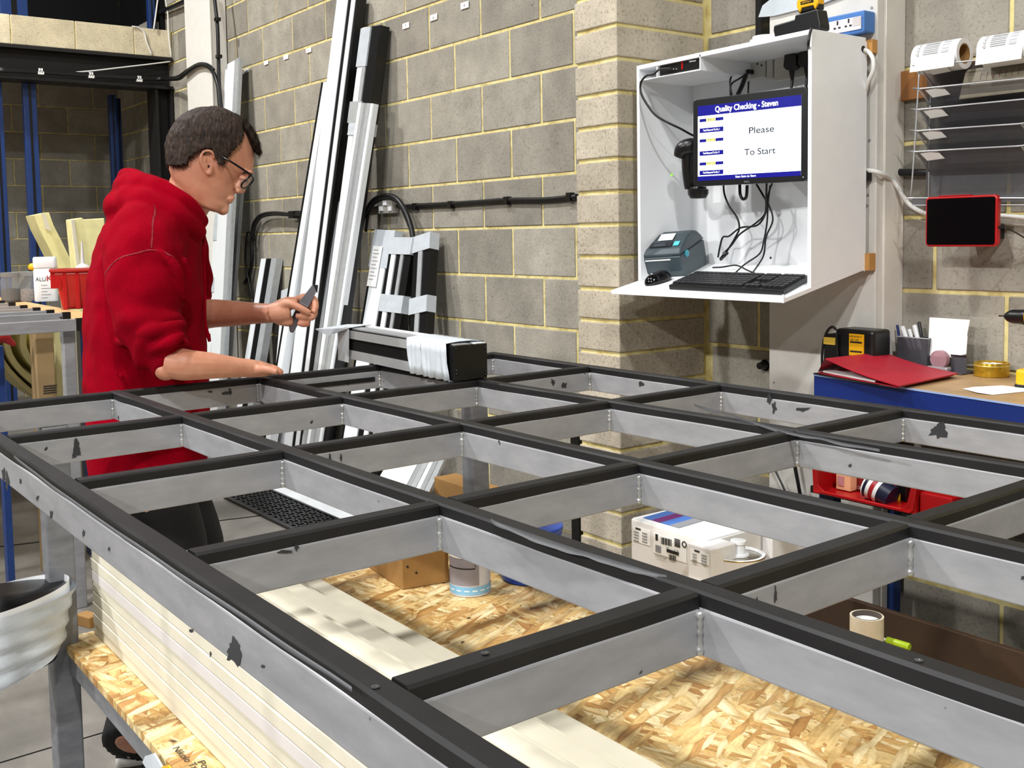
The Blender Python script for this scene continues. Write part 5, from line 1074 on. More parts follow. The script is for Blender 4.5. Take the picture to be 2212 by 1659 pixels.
# label rolls on top of the rack
def lroll(x0, x1, yc, r, lab, nm, Y=2.84):
    c0, c1 = at(x0, yc+4, Y=Y), at(x1, yc, Y=Y); c1.z = c0.z = (c0.z+c1.z)/2
    o = root('label_roll', (c0+c1)/2-Z3*r, lab, 'label roll', 'label rolls on the rack'); L = c1.x-c0.x
    MB().lathe(c0, [(r, 0), (r, L), (r-.014, L), (r-.014, 0)], axis=(1, 0, 0), n=48, cap=False).build('paper_roll', PAPER, o, smooth=True, angle=40)
    MB().lathe(c0+X3*.001, [(r-.0145, 0), (r-.0145, L-.002), (r-.017, L-.002), (r-.017, 0)], axis=(1, 0, 0), n=40, cap=False).build('card_core', CARD, o, smooth=True, angle=40)
    for kk in range(3): MB().lathe(c0+X3*(L+.0002), [(r-.003-.004*kk, 0), (r-.0036-.004*kk, 0)], axis=(1, 0, 0), n=40, cap=False).build('winding_line', plain('pinkish_edge', 'e7d3cf', .6, var=0), o)
    # loose end hanging at the front
    vs = []; n = 14
    for i in range(n+1):
        a = math.radians(100-i*10) if i < 9 else 0
        if i < 9: a = math.radians(95+i*11); p = Vector((0, math.cos(a)*(r+.001), math.sin(a)*(r+.001)))
        else: p = Vector((0, -(r+.001)-.001*(i-9), math.sin(math.radians(183))*(r)-.006*(i-8)))
        vs += [c0+X3*-.006+p, c0+X3*(L-.004)+p+(Vector((0, 0, .002*mnoise.noise(Vector((i, 0, 0))))) if i == n else Vector())]
    MB().add(vs, [(2*i, 2*i+1, 2*i+3, 2*i+2) for i in range(n)]).build('loose_label', PAPER, o, smooth=True)
    for k in range(4):
        a = math.radians(128+k*15); p = c0+Vector((.012, math.cos(a)*(r+.0016), math.sin(a)*(r+.0016))); tg = Vector((0, -math.sin(a), math.cos(a))); up_ = -tg if tg.z < 0 else tg
        text('Q', p, X3, up_, .008, INK, o, 'label_print', lift=.0005)
        for q_ in range(2): MB().obox(p+Vector((.02, 0, 0))+up_*(.001+.006*q_)+X3.cross(up_)*.0004, X3*(L*.35), up_*.0018, X3.cross(up_)*.0003).build('label_print', MIDGREY, o)
        MB().obox(p+Vector((.02+L*.42, 0, 0))+up_*(.0)+X3.cross(up_)*.0004, X3*(L*.16), up_*.008, X3.cross(up_)*.0003).build('label_print', plain('light_grey_ink', 'c2c4c8', .6, var=0), o)
lroll(1990, 2084, 121, .043, 'label roll with torn end standing on the rack, whole core showing', 'a')
lroll(2132, 2230, 104, .043, 'label roll on the rack cut by the right photo edge', 'b')
# tablet
ta, tb_ = at(1998, 532, Y=2.775), at(2155, 426, Y=2.775)
YTb = 2.775
tt = root('tablet', ((ta.x+tb_.x)/2, 2.86, ta.z), 'tablet in a red case mounted on the wall under the wire rack', 'tablet')
wt = tb_.x-ta.x; ht = .148; zt4 = at(1998, 426, Y=2.775).z; zb4 = at(1998, 533, Y=2.775).z
MB().prism(rrect(Vector((ta.x, 2.775, zb4)), X3, Z3, wt, zt4-zb4, .012), (0, .02, 0)).build('red_case', RED, tt, bevel=.004)
MB().prism(rrect(Vector((ta.x+.006, 2.7735, zb4+.006)), X3, Z3, wt-.012, zt4-zb4-.012, .006), (0, .003, 0)).build('dark_screen', plain('dark_glass', '020203', .25, var=0, spec=.2), tt)
MB().box(ta.x+.04, ta.x+wt-.08, 2.776, 2.792, zt4, zt4+.003).build('case_ridge', RED, tt, bevel=.001)
MB().box(ta.x+.06, ta.x+wt-.06, 2.796, W-.003, zb4+.02, zb4+.06).build('wall_mount', BLACK, tt)
pc1 = at(2156, 491, Y=2.785); MB().box(pc1.x-.002, pc1.x+.016, 2.781, 2.788, pc1.z-.004, pc1.z+.004).build('charging_plug', BLACK, tt, bevel=.001)
MB().tube([pc1+X3*.014, at(2180, 495, Y=2.79), at(2212, 513, Y=2.87), at(2260, 545, Y=2.9)], .002).build('charging_cable', CABLE, tt, smooth=True)

cable('black_cable', [at(1664, 985, Y=2.78), at(1673, 1013, Y=2.785), at(1692, 1053, Y=2.785), at(1720, 1120, Y=2.785)], .003, CABLE, 'thin black cable hanging low on the boxed column')
cable('black_cable', [at(1714, 985, Y=2.74), at(1718, 1012, Y=2.74), at(1727, 1060, Y=2.745), at(1735, 1110, Y=2.76)], .006, CABLE, 'thicker black cable dangling beside the red parts bin')
# ================================================================== LEFT BENCH AREA
XT = -3.9
ct = root('slatted_trestle', at(150, 850, X=XT), 'grey slatted trestle with black ends behind the man at left', 'trestle')
ends = [(184, 688, 12), (153, 675, 0), (118, 670, 0), (88, 665, 0), (60, 660, 0), (34, 654, 0), (11, 650, 0)]
zc = at(181, 687, X=XT).z; ye = at(181, 687, X=XT).y
for k, (x, y, _) in enumerate(ends):
    p = at(x, y, Z=zc)
    MB().box(p.x-.022, p.x, p.y-1.2, p.y-.03, zc-.042, zc-.0).build('slat', M_ALU, ct, bevel=.002)
    MB().box(p.x-.0225, p.x+.0005, p.y-.03, p.y, zc-.043, zc+.002).build('black_end', BLACK, ct, bevel=.002)
p = at(184, 688, Z=zc); pe = at(11, 650, Z=zc)
l0_, l1_ = at(138, 760, X=XT-.03), at(163, 760, X=XT-.03)
MB().box(XT-.07, XT-.025, l0_.y, l1_.y, 0, zc-.044).build('leg', M_ALU, ct, bevel=.003)
MB().box(XT-.071, XT-.024, l0_.y-.001, l1_.y+.001, at(150, 742, X=XT).z, zc-.044).build('leg_sleeve', M_STEEL, ct)
tp0, tp1 = at(78, 780, X=-4.4), at(118, 780, X=-4.4)
tpst = root('timber_post', (-4.4, (tp0.y+tp1.y)/2, 0), 'square brown timber post with pencilled writing by the yellow foam', 'timber post')
TIM = plain('dull_timber', '8d7550', .7, var=.15, vs=6)
MB().box(-4.5, -4.4, tp0.y, tp1.y, 0, zc-.044).build('post', TIM, tpst, bevel=.004)
for k in range(4): a = at(94, 836+5*k, X=-4.398); MB().box(-4.3995, -4.398, a.y, a.y+.05, a.z, a.z+.004).build('pencil_writing', INK, tpst)
bp0, bp1 = at(-6, 780, X=-4.1), at(9, 780, X=-4.1)
bpo = root('blue_upright', (-4.1, bp0.y, 0), 'blue steel upright at the left photo edge in front of the foam', 'upright')
MB().box(-4.15, -4.1, bp0.y, bp1.y, 0, .95).build('post', BLUEM, bpo)
rd = root('red_strap', at(20, 745, X=-4.05), 'red strap hanging from the trestle at the left edge', 'strap')
MB().tube([at(-10, 728, X=-4.05), at(8, 728, X=-4.05), at(22, 738, X=-4.05), at(33, 746, X=-4.05)], [.03, .022, .012, .006], n=8).build('strap', plain('dark_red', '9c1216', .5), rd, smooth=True)
MB().box(-4.2, -4.17, at(-30, 800, X=-4.17).y, at(0, 800, X=-4.17).y, .70, .92).build('strap_tail', plain('dark_red', '9c1216'), rd)
# bench with wooden top
ZBn = 1.0
b0 = at(187, 690, Z=ZBn); bn = root('left_bench', (b0.x-.9, b0.y-.6, 0), 'wooden topped bench carrying jars, bottle and red bin at left', 'bench')
MB().box(-7.2, b0.x, b0.y-2.2, b0.y+.12, ZBn-.03, ZBn).build('bench_top', plain('pale_ply', 'd6a873', .5, var=.1, vs=4), bn, bevel=.003)
for x in (-7.1, b0.x-.1):
    for y in (b0.y-2.1, b0.y+.02): MB().box(x-.03, x+.03, y-.03, y+.03, 0, ZBn-.03).build('leg', BLUEM, bn)
def onb(x, y): return at(x, y, Z=ZBn+.001)
def scale_at(p): return FPX/float(np.dot(np.array(p)-O3, FF))
# bottle
q = onb(101, 650); sc = scale_at(q); bo = root('white_bottle', q, 'white square plastic bottle with ALUK lettering on the left bench', 'bottle')
w = 47/sc/2; h = 95/sc
_rv = ray(130, 620); v1 = Vector((_rv[0], _rv[1], 0)).normalized(); v2 = Vector((v1.y, -v1.x, 0))
def sq(c, r, z, k=6, rr=.35):
    pts = []
    for cx, cy, a0 in ((1, -1, -90), (1, 1, 0), (-1, 1, 90), (-1, -1, 180)):
        for i in range(k+1): a = math.radians(a0+90*i/k); pts.append(c+v2*(r*(cx*(1-rr)+rr*math.cos(a)))+v1*(r*(cy*(1-rr)+rr*math.sin(a)))+Z3*z)
    return pts
MB().rings([sq(q, w*.96, 0), sq(q, w, .006), sq(q, w, h*.70), sq(q, w*.9, h*.745), sq(q, w*.86, h*.75)]).build('bottle_body', WHITE, bo, smooth=True, angle=40)
MB().rings([sq(q, w*.97, h*.755), sq(q, w*1.0, h*.77), sq(q, w*1.0, h*.97), sq(q, w*.92, h)]).build('cap', WHITE, bo, smooth=True, angle=40)
fo = q-v1*(w+.001)
text('ALU', fo-v2*w*.85+Z3*h*.46, v2, Z3, h*.095, INK, bo, width=w*.85); text('K', fo+v2*w*.1+Z3*h*.46, v2, Z3, h*.13, RED, bo, width=w*.5)
for k in range(5): MB().obox(fo-v2*w*.4+Z3*h*(.36-.07*k), v2*w*(.8 if k % 2 else .5), v1*-.0005, Z3*h*.012).build('print_line', MIDGREY, bo)
# jars
for i, (x, y, ww, cm, lab) in enumerate(((24, 652, 40, plain('dark_granules', '1e1d1d', .7, var=.3, vs=90), 'left clear jar part filled with dark screws on the bench'), (56, 650, 47, plain('pale_granules', '9a8f86', .6, var=.45, vs=120), 'right clear jar part filled with pale metal bits on the bench'))):
    q = onb(x, y); sc = scale_at(q); r = ww/2/sc; h = 64/sc; o = root('storage_jar', q, lab, 'jar', 'clear jars on the bench')
    GL = plain('clear_jar', 'b9bdbe', .08, var=0, alpha=.14)
    MB().lathe(q, [(r*.9, 0), (r, .008), (r, h*.72), (r*.9, h*.82), (r*.9, h), (r*.86, h), (r*.86, h*.8), (r*.95, h*.7), (r*.95, .01)], n=32, cap=False).build('jar_wall', GL, o, smooth=True)
    MB().lathe(q+Z3*h*.84, [(r*.93, 0), (r*.95, .004), (r*.95, h*.14), (0, h*.16)], n=32).build('lid', plain('grey_clear_lid', '8b8c8a', .3, var=0, alpha=.6), o, smooth=True, angle=40)
    MB().lathe(q+Z3*.002, [(0, 0), (r*.93, 0), (r*.93, h*(.42 if i == 0 else .36)), (0, h*(.46 if i == 0 else .42))], n=32).build('contents', cm, o, smooth=True, angle=40)
# red bin
q = onb(173, 664); sc = scale_at(q); rbk = root('red_bin', q, 'red plastic storage bin on the left bench behind the hoodie', 'bin')
hh_ = 84/sc; ww_ = 66/sc
def rc(c, w, d, z): return [c+v2*a+v1*b+Z3*z for a, b in ((-w, -d), (w, -d), (w, d), (-w, d))]
MB().rings([rc(q+v2*.04, ww_*.8, ww_*.8, 0), rc(q+v2*.03, ww_*.86, ww_*.86, hh_*.6), rc(q+v2*.02, ww_*.92, ww_*.92, hh_*.94)]).build('bin_body', RED, rbk, bevel=.01)
MB().rings([rc(q+v2*.02, ww_*1.0, ww_*.98, hh_*.93), rc(q+v2*.02, ww_*1.02, ww_*1.0, hh_)]).build('rim', RED, rbk, bevel=.004)
MB().obox(q+v2*(-ww_*.98+.02)-v1*ww_*.9+Z3*hh_*.53, v2*.05, v1*.3, Z3*hh_*.4).build('handle_lug', RED, rbk, bevel=.004)
for k in range(3): MB().obox(q+v2*(-ww_*.5+k*.055)-v1*(ww_*.86)+Z3*.0, v2*.02, v1*-.008, Z3*hh_*.92).build('rib', RED, rbk, bevel=.003)
q = onb(182, 640); sc = scale_at(q); sb = root('sealant_bottle', q, 'white nozzle bottle standing behind the red bin', 'bottle')
hb = 118/sc; MB().lathe(q, [(.045, 0), (.047, .01), (.047, hb*.50), (.035, hb*.56), (.012, hb*.60), (.009, hb*.75), (.004, hb), (0, hb)], n=24).build('bottle_body', plain('milky_plastic', 'd9d3d0', .3, var=.03), sb, smooth=True, angle=50)
q = onb(70, 645); q = q+Vector((-.4, .0, 0)); yr = root('yellow_tool', q, 'small black and yellow tool standing behind the white bottle', 'tool')
pz_ = at(70, 577, d=float(np.dot(np.array(q)-O3, FF))); MB().tube([q, pz_-Z3*.02], .02, smooth=1).build('tool_stem', BLACK, yr); MB().ell(pz_, .024, 16, 12).build('tool_head', YEL, yr, smooth=True)
# yellow foam sheets
fr = root('foam_roll', at(140, 760, X=-6.3)-Z3*.6, 'large loosely rolled yellow foam sheet under the bench at left', 'foam roll')
cF = at(165, 728, X=-6.4)
for k, (r, a0, a1, t, xo) in enumerate(((.395, 150, 335, .022, 0), (.345, 155, 330, .030, .03), (.27, 160, 325, .035, .06), (.19, 150, 320, .045, .04), (.11, 120, 300, .03, .0))):
    rs = []
    for i in range(25):
        a = math.radians(a0+(a1-a0)*i/24); rr = r*(1+.05*math.sin(i*.5)); d_ = Vector((0, math.cos(a), math.sin(a)*1.0))
        rs.append([cF+X3*xo+d_*rr, cF+X3*xo+d_*(rr+t), cF+X3*(xo-.5)+d_*(rr+t), cF+X3*(xo-.5)+d_*rr])
    MB().rings(rs).build('foam_layer', YFOAM, fr, smooth=True, angle=40)
fs_ = root('foam_strip', at(120, 560, X=-7.4), 'curved yellow foam strip standing up behind the jars', 'foam strip')
pts = [at(x, y, X=-7.4) for x, y in ((90, 462), (100, 490), (118, 525), (135, 560), (152, 600), (165, 640))]; pts.append(Vector((-7.4, pts[-1].y+.12, .002)))
rs = [[p+Vector((0, -.045, -.01)), p+Vector((0, .045, .01)), p+Vector((-.25, .045, .01)), p+Vector((-.25, -.045, -.01))] for p in pts]; MB().rings(rs).build('strip', YFOAM, fs_, smooth=True, angle=40)
MB().prism([at(89, 460, X=-7.38), at(98, 462, X=-7.38), at(110, 500, X=-7.38), at(97, 494, X=-7.38)], (.01, 0, 0)).build('strip_edge', CREAM, fs_)
fb_ = root('foam_slab', at(185, 560, X=-7.2), 'pale yellow ridged foam slab standing behind the red bin', 'foam slab')
MB().prism([at(x, y, X=-7.2) for x, y in ((152, 474), (178, 470), (180, 474), (226, 471), (240, 1085), (214, 1085))], (-.12, 0, 0)).build('slab', YFOAM, fb_, bevel=.01)
MB().prism([at(x, y, X=-7.19) for x, y in ((152, 475), (160, 474), (182, 640), (174, 640))], (.012, 0, 0)).build('slab_ridge', CREAM, fb_, bevel=.003)
# more foam pieces lower
fl_ = root('foam_slab', at(190, 780, X=-5.9)-Z3*.3, 'pale foam sheets standing between the posts below the bench', 'foam slab')
for k, (x0, x1) in enumerate(((118, 136), (163, 176), (176, 200))):
    MB().prism([at(x0, 715, X=-6.0-.05*k), at(x1, 715, X=-6.0-.05*k), at(x1+4, 880, X=-6.0-.05*k), at(x0+6, 880, X=-6.0-.05*k)], (-.03, 0, 0)).build('sheet', (YFOAM, CREAM, YFOAM)[k], fl_, bevel=.004)

# ================================================================== TAPED BIN AT THE TABLE LEG
cbk = at(22, 1262, X=-2.48); bz1 = at(22, 1305, X=-2.47).z; bz0 = at(22, 1455, X=-2.47).z
tbk = root('taped_bin', (cbk.x, cbk.y-.02, bz0), 'pale plastic waste bin strapped to the table leg with wide tape', 'bin')
cc = Vector((cbk.x+.0, cbk.y-.03, 0)); rad = at(172, 1340, X=-2.45).y-cc.y
rs = []
for i in range(15):
    z = bz0+(bz1-bz0)*i/14; k = .80+.2*(i/14); ring = []
    for j in range(48):
        a = 2*math.pi*j/48; w = .006*mnoise.noise(Vector((math.cos(a)*2, math.sin(a)*2, z*28+math.cos(a)*2.2)))+.004*math.sin(z*150+a*3.0)
        ring.append(cc+Vector((math.cos(a)*(.105*k+w), math.sin(a)*(rad*k+w), z+.018*math.sin(a)*(i/14)+.03*math.sin(a)*(1-i/14)*1.3)))
    rs.append(ring)
MB().rings(rs, cap=False).build('tape_wrap', TAPE, tbk, smooth=True)
rs2 = [[cc+Vector((math.cos(a)*.095, math.sin(a)*(rad-.012), bz1+.02*math.sin(a)+dz)) for a in [2*math.pi*j/48 for j in range(48)]] for dz in (-.02, .014)]
MB().rings(rs2, cap=False).build('bin_rim', WHITE, tbk, smooth=True)
rs3 = [[cc+Vector((math.cos(a)*.092*k, math.sin(a)*(rad-.016)*k, bz1+.02-.2*(1-k)*4)) for a in [2*math.pi*j/32 for j in range(32)]] for k in (1, .8)]
MB().rings(rs3).build('bin_inside', BLACK, tbk, smooth=True)  # plain black fill inside the rim
p = at(187, 1352, Z=.401); tag(MB().obox(p-Vector((.02, .02, 0)), (.05, .02, 0), (-.012, .03, 0), (0, 0, .028)).build('wood_offcut', CARD, bevel=.003), 'small wooden offcut at the corner of the strand board shelf', 'offcut')
p = at(330, 1645, Z=.395); tw = root('tape_scrap', p, 'scrap of pale tape and yellow strip stuck to the shelf edge', 'tape')
MB().prism([at(312, 1645, Y=.575), at(318, 1632, Y=.575), at(336, 1626, Y=.575), at(350, 1650, Y=.575), at(362, 1672, Y=.575), at(330, 1675, Y=.575)], (0, -.004, 0)).build('tape', TAPE, tw); MB().prism([at(352, 1655, Y=.57), at(366, 1652, Y=.57), at(380, 1670, Y=.57), at(360, 1675, Y=.57)], (0, -.003, 0)).build('yellow_strip', YEL, tw)
# ================================================================== THE MAN
def pd(x, y, d): return Vector(O3+ray(x, y)*d)
VU = -Vector(DD); DM = 2.80; VF = Vector(ray(350, 560)).normalized(); VR = VF.cross(VU).normalized()
def _px(p): q = np.array(p)-O3; return CX+FPX*np.dot(q, RR)/np.dot(q, FF)
K = (_px(pd(350, 560, DM)+VR*.1)-350)/.1     # photo units per metre at the man's distance
man = root('person', at(330, 1640, Z=0), 'man in red hooded sweatshirt and glasses looking down, holding a grey scraper', 'person')
def skin_mat():
    m, t, b = nt('skin'); co = coords(t)
    c = ramp(t, noi(t, co, 9, 4), [(.3, srgb('b97a5e')), (.55, srgb('cc9175')), (.8, srgb('d8a184'))])
    c = mix(t, c, srgb('b4614c'), ramp(t, noi(t, co, 22, 2), [(.55, (0, 0, 0)), (.8, (.35, .35, .35))]))
    t.links.new(c, b.inputs['Base Color']); b.inputs['Roughness'].default_value = .48; b.inputs['Subsurface Weight'].default_value = .12
    b.inputs['Subsurface Radius'].default_value = (.012, .005, .003); bump(t, noi(t, co, 140, 3), b, .12, .002); return m
SKIN = skin_mat()
def hood_mat():
    m, t, b = nt('red_sweatshirt'); co = coords(t)
    c = ramp(t, noi(t, co, 4, 4), [(.3, srgb('720010')), (.7, srgb('940019'))]); f = noi(t, co, 240, 2)
    c = mix(t, c, ramp(t, f, [(.3, (.85, .85, .85)), (.7, (1.15, 1.1, 1.1))]), .6, 'MULTIPLY')
    t.links.new(c, b.inputs['Base Color']); b.inputs['Roughness'].default_value = 1; b.inputs['Specular IOR Level'].default_value = .05; b.inputs['Sheen Weight'].default_value = .0
    b.inputs['Sheen Tint'].default_value = (.9, .3, .35, 1)
    bump(t, f, b, .25, .002); return m
HOODM = hood_mat()
def hair_mat():
    m, t, b = nt('brown_hair'); co = coords(t, (60, 60, 14), (.3, .5, .9)); n = noi(t, co, 3, 5, .6)
    t.links.new(ramp(t, n, [(.3, srgb('170f0b')), (.6, srgb('36271e')), (.85, srgb('6d543f'))]), b.inputs['Base Color']); b.inputs['Roughness'].default_value = .6; b.inputs['Specular IOR Level'].default_value = .25
    bump(t, n, b, .9, .006); return m
HAIR = hair_mat()
# --- head by slices square to the head axis
c0x, c0y = 455, 345; ti = math.radians(16)
UP = VU*math.cos(ti)+VR*math.sin(ti); FW = VR*math.cos(ti)-VU*math.sin(ti)
hc = pd(c0x, c0y, DM); SD = FW.cross(UP)
SD = -VF                                     # towards the viewer: the man's right side
def fu(x, y): dx, dy = (x-c0x)/K, -(y-c0y)/K; return dx*math.cos(ti)-dy*math.sin(ti), dx*math.sin(ti)+dy*math.cos(ti)
front = [fu(*p) for p in ((478, 467), (489, 461), (495.5, 452), (493.5, 443), (498, 437), (504, 428), (508, 420), (509, 413), (512, 404), (519, 396), (530, 388), (541, 379), (547, 366), (550.5, 345), (551, 320), (545, 296), (532, 268), (505, 246), (478, 238))]
back = [fu(*p) for p in ((425, 470), (412, 455), (398, 436), (384, 415), (372, 392), (366, 372), (366, 345), (368, 318), (376, 290), (392, 264), (412, 247), (435, 238), (452, 236))]
def interp(tab, u):
    t = sorted(tab, key=lambda q: q[1])
    if u <= t[0][1]: return t[0][0]
    for (f0, u0), (f1, u1) in zip(t, t[1:]):
        if u0 <= u <= u1: return f0+(f1-f0)*(u-u0)/(u1-u0+1e-9)
    return t[-1][0]
u_lo, u_hi = fu(480, 466)[1], fu(466, 236)[1]
HWt = [(-.16, .030), (-.145, .040), (-.12, .052), (-.09, .062), (-.05, .071), (-.01, .076), (.03, .080), (.07, .081), (.10, .072), (.125, .050), (.14, .02)]
def hwid(u):
    for (a, x), (b, y) in zip(HWt, HWt[1:]):
        if a <= u <= b: return x+(y-x)*(u-a)/(b-a)
    return HWt[0][1] if u < HWt[0][0] else HWt[-1][1]
def hpt(u, a, off=0, wk=1):
    f1, f0 = interp(front, u)+off, interp(back, u)-off; mid, hf = (f1+f0)/2, (f1-f0)/2
    w = (hwid(u)+off)*wk; ca, sa = math.cos(a), math.sin(a)
    x = mid+hf*(abs(ca)**(1.0 if ca > 0 else .85))*(1 if ca > 0 else -1); y = w*(abs(sa)**.82)*(1 if sa > 0 else -1)
    if ca > 0: y *= (1-.20*ca**2)
    return hc+UP*u+FW*x+SD*y
body = MB()
N = 40; rs = []
for i in range(38):
    u = u_lo+(u_hi-u_lo)*i/37; sc = 1
    if u > .118:
        t = (u-.118)/(u_hi-.118); sc = math.sqrt(max(.02, 1-t*t*.96))
    r_ = [hpt(u, 2*math.pi*k/N) for k in range(N)]
    if sc < 1:
        m_ = sum(r_, Vector())/N; r_ = [m_+(p-m_)*sc for p in r_]
    rs.append(r_)
body.rings(rs)
def hp(x, y, s): return pd(x, y, DM)+SD*s    # a point by its side-view position and its offset towards the viewer
# nose, lips, chin, brow, cheeks
body.tube([hp(538, 380, 0), hp(532, 393, 0), hp(524, 406, 0)], [.006, .0075, .009], n=12); body.ell(hp(521, 409.5, 0), .0115, 14, 12); body.tube([hp(526, 388, 0), hp(514, 409, 0)], [.012, .014], n=12, smooth=1); body.ell(hp(514, 412.5, .011), .0075, 10, 8); body.ell(hp(514, 412.5, -.011), .0075, 10, 8)
body.tube([hp(494, 431, .02), hp(502, 428, .010), hp(504, 427.5, 0), hp(502, 428, -.010), hp(494, 431, -.02)], [.003, .0045, .005, .0045, .003], n=10)
body.tube([hp(490, 434, .018), hp(497, 435.5, .010), hp(499, 435.5, 0), hp(497, 435.5, -.010), hp(490, 434, -.018)], [.003, .0048, .0052, .0048, .003], n=10)
body.ell(hp(481, 453, 0), (.016, .022, .015), 14, 10, (FW, SD, UP)); body.ell(hp(538, 374, .022), (.010, .024, .007), 14, 10, (FW, SD, UP)); body.ell(hp(538, 374, -.022), (.010, .024, .007), 14, 10, (FW, SD, UP))
# ears
for s in (1, -1):
    E_ = lambda x, y, o=.0: hp(x, y, s*(.079+o))
    body.tube([E_(446, 379, -.004), E_(440, 372, .002), E_(432, 356, .010), E_(432, 342, .013), E_(440, 333.5, .013), E_(452, 333.5, .010), E_(459, 341, .005), E_(458, 350, .001)], [.004, .0045, .0042, .0042, .0042, .0042, .004, .003], n=8)
    body.tube([E_(441, 374, -.002), E_(449, 380, -.002), E_(453, 374, -.003), E_(453, 364, -.002)], [.005, .006, .005, .004], n=8)
    body.ell(E_(444, 354, -.004), (.011, .006, .017), 12, 8, (FW, SD, UP)); body.tube([E_(441, 345, .005), E_(440, 358, .005), E_(444, 368, .002)], .003, n=6)
# neck
body.tube([pd(418, 400, DM), pd(408, 430, DM), pd(385, 462, DM), pd(360, 500, DM)], [.062, .060, .064, .075], n=24)
# trunk and legs (mostly under the clothes)
def tor(y, xl, xr, w, d=DM, n=28, pw=.85):
    c = pd((xl+xr)/2, y, d); r = (xr-xl)/2/K*d/DM
    return [c+VR*(r*math.copysign(abs(math.cos(a))**pw, math.cos(a)))+VF*(w*math.copysign(abs(math.sin(a))**pw, math.sin(a))) for a in [2*math.pi*k/n for k in range(n)]]
body.rings([tor(470, 300, 410, .13), tor(500, 245, 415, .18), tor(560, 225, 420, .185), tor(650, 215, 425, .17), tor(760, 215, 425, .155), tor(880, 215, 425, .165), tor(1000, 220, 425, .17), tor(1060, 240, 420, .16)])
hipN, hipF = pd(315, 1040, 2.72), pd(350, 1040, 2.90)
legN = [hipN, pd(345, 1200, 2.76), pd(360, 1330, 2.76), pd(325, 1480, 2.71), at(283, 1610, Z=.085)]
legF = [hipF, pd(380, 1200, 2.95), pd(400, 1320, 2.98), pd(390, 1450, 3.02), pd(380, 1530, 3.05)]
legF[-1].z = .085
body.tube(legN, [.095, .085, .062, .055, .040], n=16); body.tube(legF, [.095, .085, .062, .055, .040], n=16)
# near arm
sN = pd(312, 515, 2.60); eN = pd(368, 782, 2.50)
NA = [pd(320, 505, 2.64), sN, pd(325, 650, 2.54), eN]
body.tube(NA, [.055, .056, .046, .034], n=16)
body.ell(pd(358, 800, 2.50), (.026, .034, .024), 16, 12, (VR, VF, VU))
body.tube([eN, pd(400, 788, 2.50), pd(455, 790, 2.53), pd(515, 794, 2.58), pd(548, 796, 2.61)], [.039, .038, .032, .024, .022], n=16)
body.tube([pd(545, 796, 2.61), pd(560, 797, 2.625), pd(580, 799, 2.65)], [.021, .021, .016], n=14)
for o_ in (-.016, .016): body.tube([pd(550, 797, 2.615)+VF*o_*.5, pd(566, 798, 2.63)+VF*o_, pd(582, 800, 2.65)+VF*o_], [.018, .017, .012], n=12)
hN = [(.030, 24), (.012, 30), (-.008, 31), (-.026, 27)]
for k, (o, L) in enumerate(hN):
    a = pd(578, 798, 2.65)+VF*o; body.tube([a, a+VR*(L*.4/K)+VU*.003, a+VR*(L*.75/K)-VU*.003, a+VR*(L/K)-VU*.010], [.0095, .0085, .008, .0065], n=8)
a = pd(556, 798, 2.60); body.tube([a, a+VR*.02-VF*.022+VU*.002, a+VR*.045-VF*.032-VU*.004], [.013, .010, .008], n=8)
# far arm and the hand closed round the scraper
HD = 2.84; hk = HD/FPX
def hh(x, y, o=0): return pd(x, y, HD)+VF*o
body.tube([pd(380, 510, 2.98), pd(395, 560, 3.02), pd(400, 640, 3.04), pd(405, 690, 3.0)], [.055, .055, .046, .042], n=16)
body.tube([pd(405, 688, 3.0), pd(450, 678, 2.95), pd(500, 677, 2.91), pd(550, 677, 2.87), pd(588, 677, HD)], [.042, .041, .036, .029, .0255], n=18)
for y_ in (0,):
    body.tube([hh(585, 677), hh(605, 674), hh(628, 672, .004)], [.026, .031, .028], n=16)
    body.tube([hh(600, 663, .006), hh(622, 656, .010), hh(645, 655, .012)], [.017, .019, .015], n=12)
    body.tube([hh(600, 690, .002), hh(622, 694, .004), hh(634, 694, .006)], [.015, .015, .012], n=12)
body.tube([hh(602, 664, -.014), hh(620, 654, -.022), hh(640, 662, -.026), hh(656, 670, -.022), hh(668, 676, -.016)], [.013, .0125, .0105, .0095, .0075], n=10)   # thumb
body.tube([hh(640, 650, .020), hh(664, 642, .026), hh(680, 648, .020), hh(682, 664, .006), hh(676, 676, -.004)], [.0115, .011, .0105, .0095, .0075], n=10)       # index
body.tube([hh(640, 664, .022), hh(668, 660, .028), hh(681, 672, .016), hh(676, 684, .0), hh(668, 688, -.008)], [.011, .0105, .010, .009, .0075], n=10)          # middle
body.tube([hh(638, 682, .020), hh(660, 682, .024), hh(669, 686, .006), hh(655, 684, -.012), hh(637, 681, -.016)], [.0105, .0105, .0095, .009, .0075], n=10)     # ring
body.tube([hh(636, 694, .016), hh(656, 697, .018), hh(664, 700, .002), hh(652, 700, -.012), hh(641, 697, -.014)], [.0095, .009, .0085, .008, .0065], n=10)      # little
bo_ = body.build('body', SKIN, man, smooth=True)
rm = bo_.modifiers.new('skin', 'REMESH'); rm.mode = 'VOXEL'; rm.voxel_size = .0032; rm.use_smooth_shade = True
sm = bo_.modifiers.new('smooth', 'SMOOTH'); sm.factor = .5; sm.iterations = 3
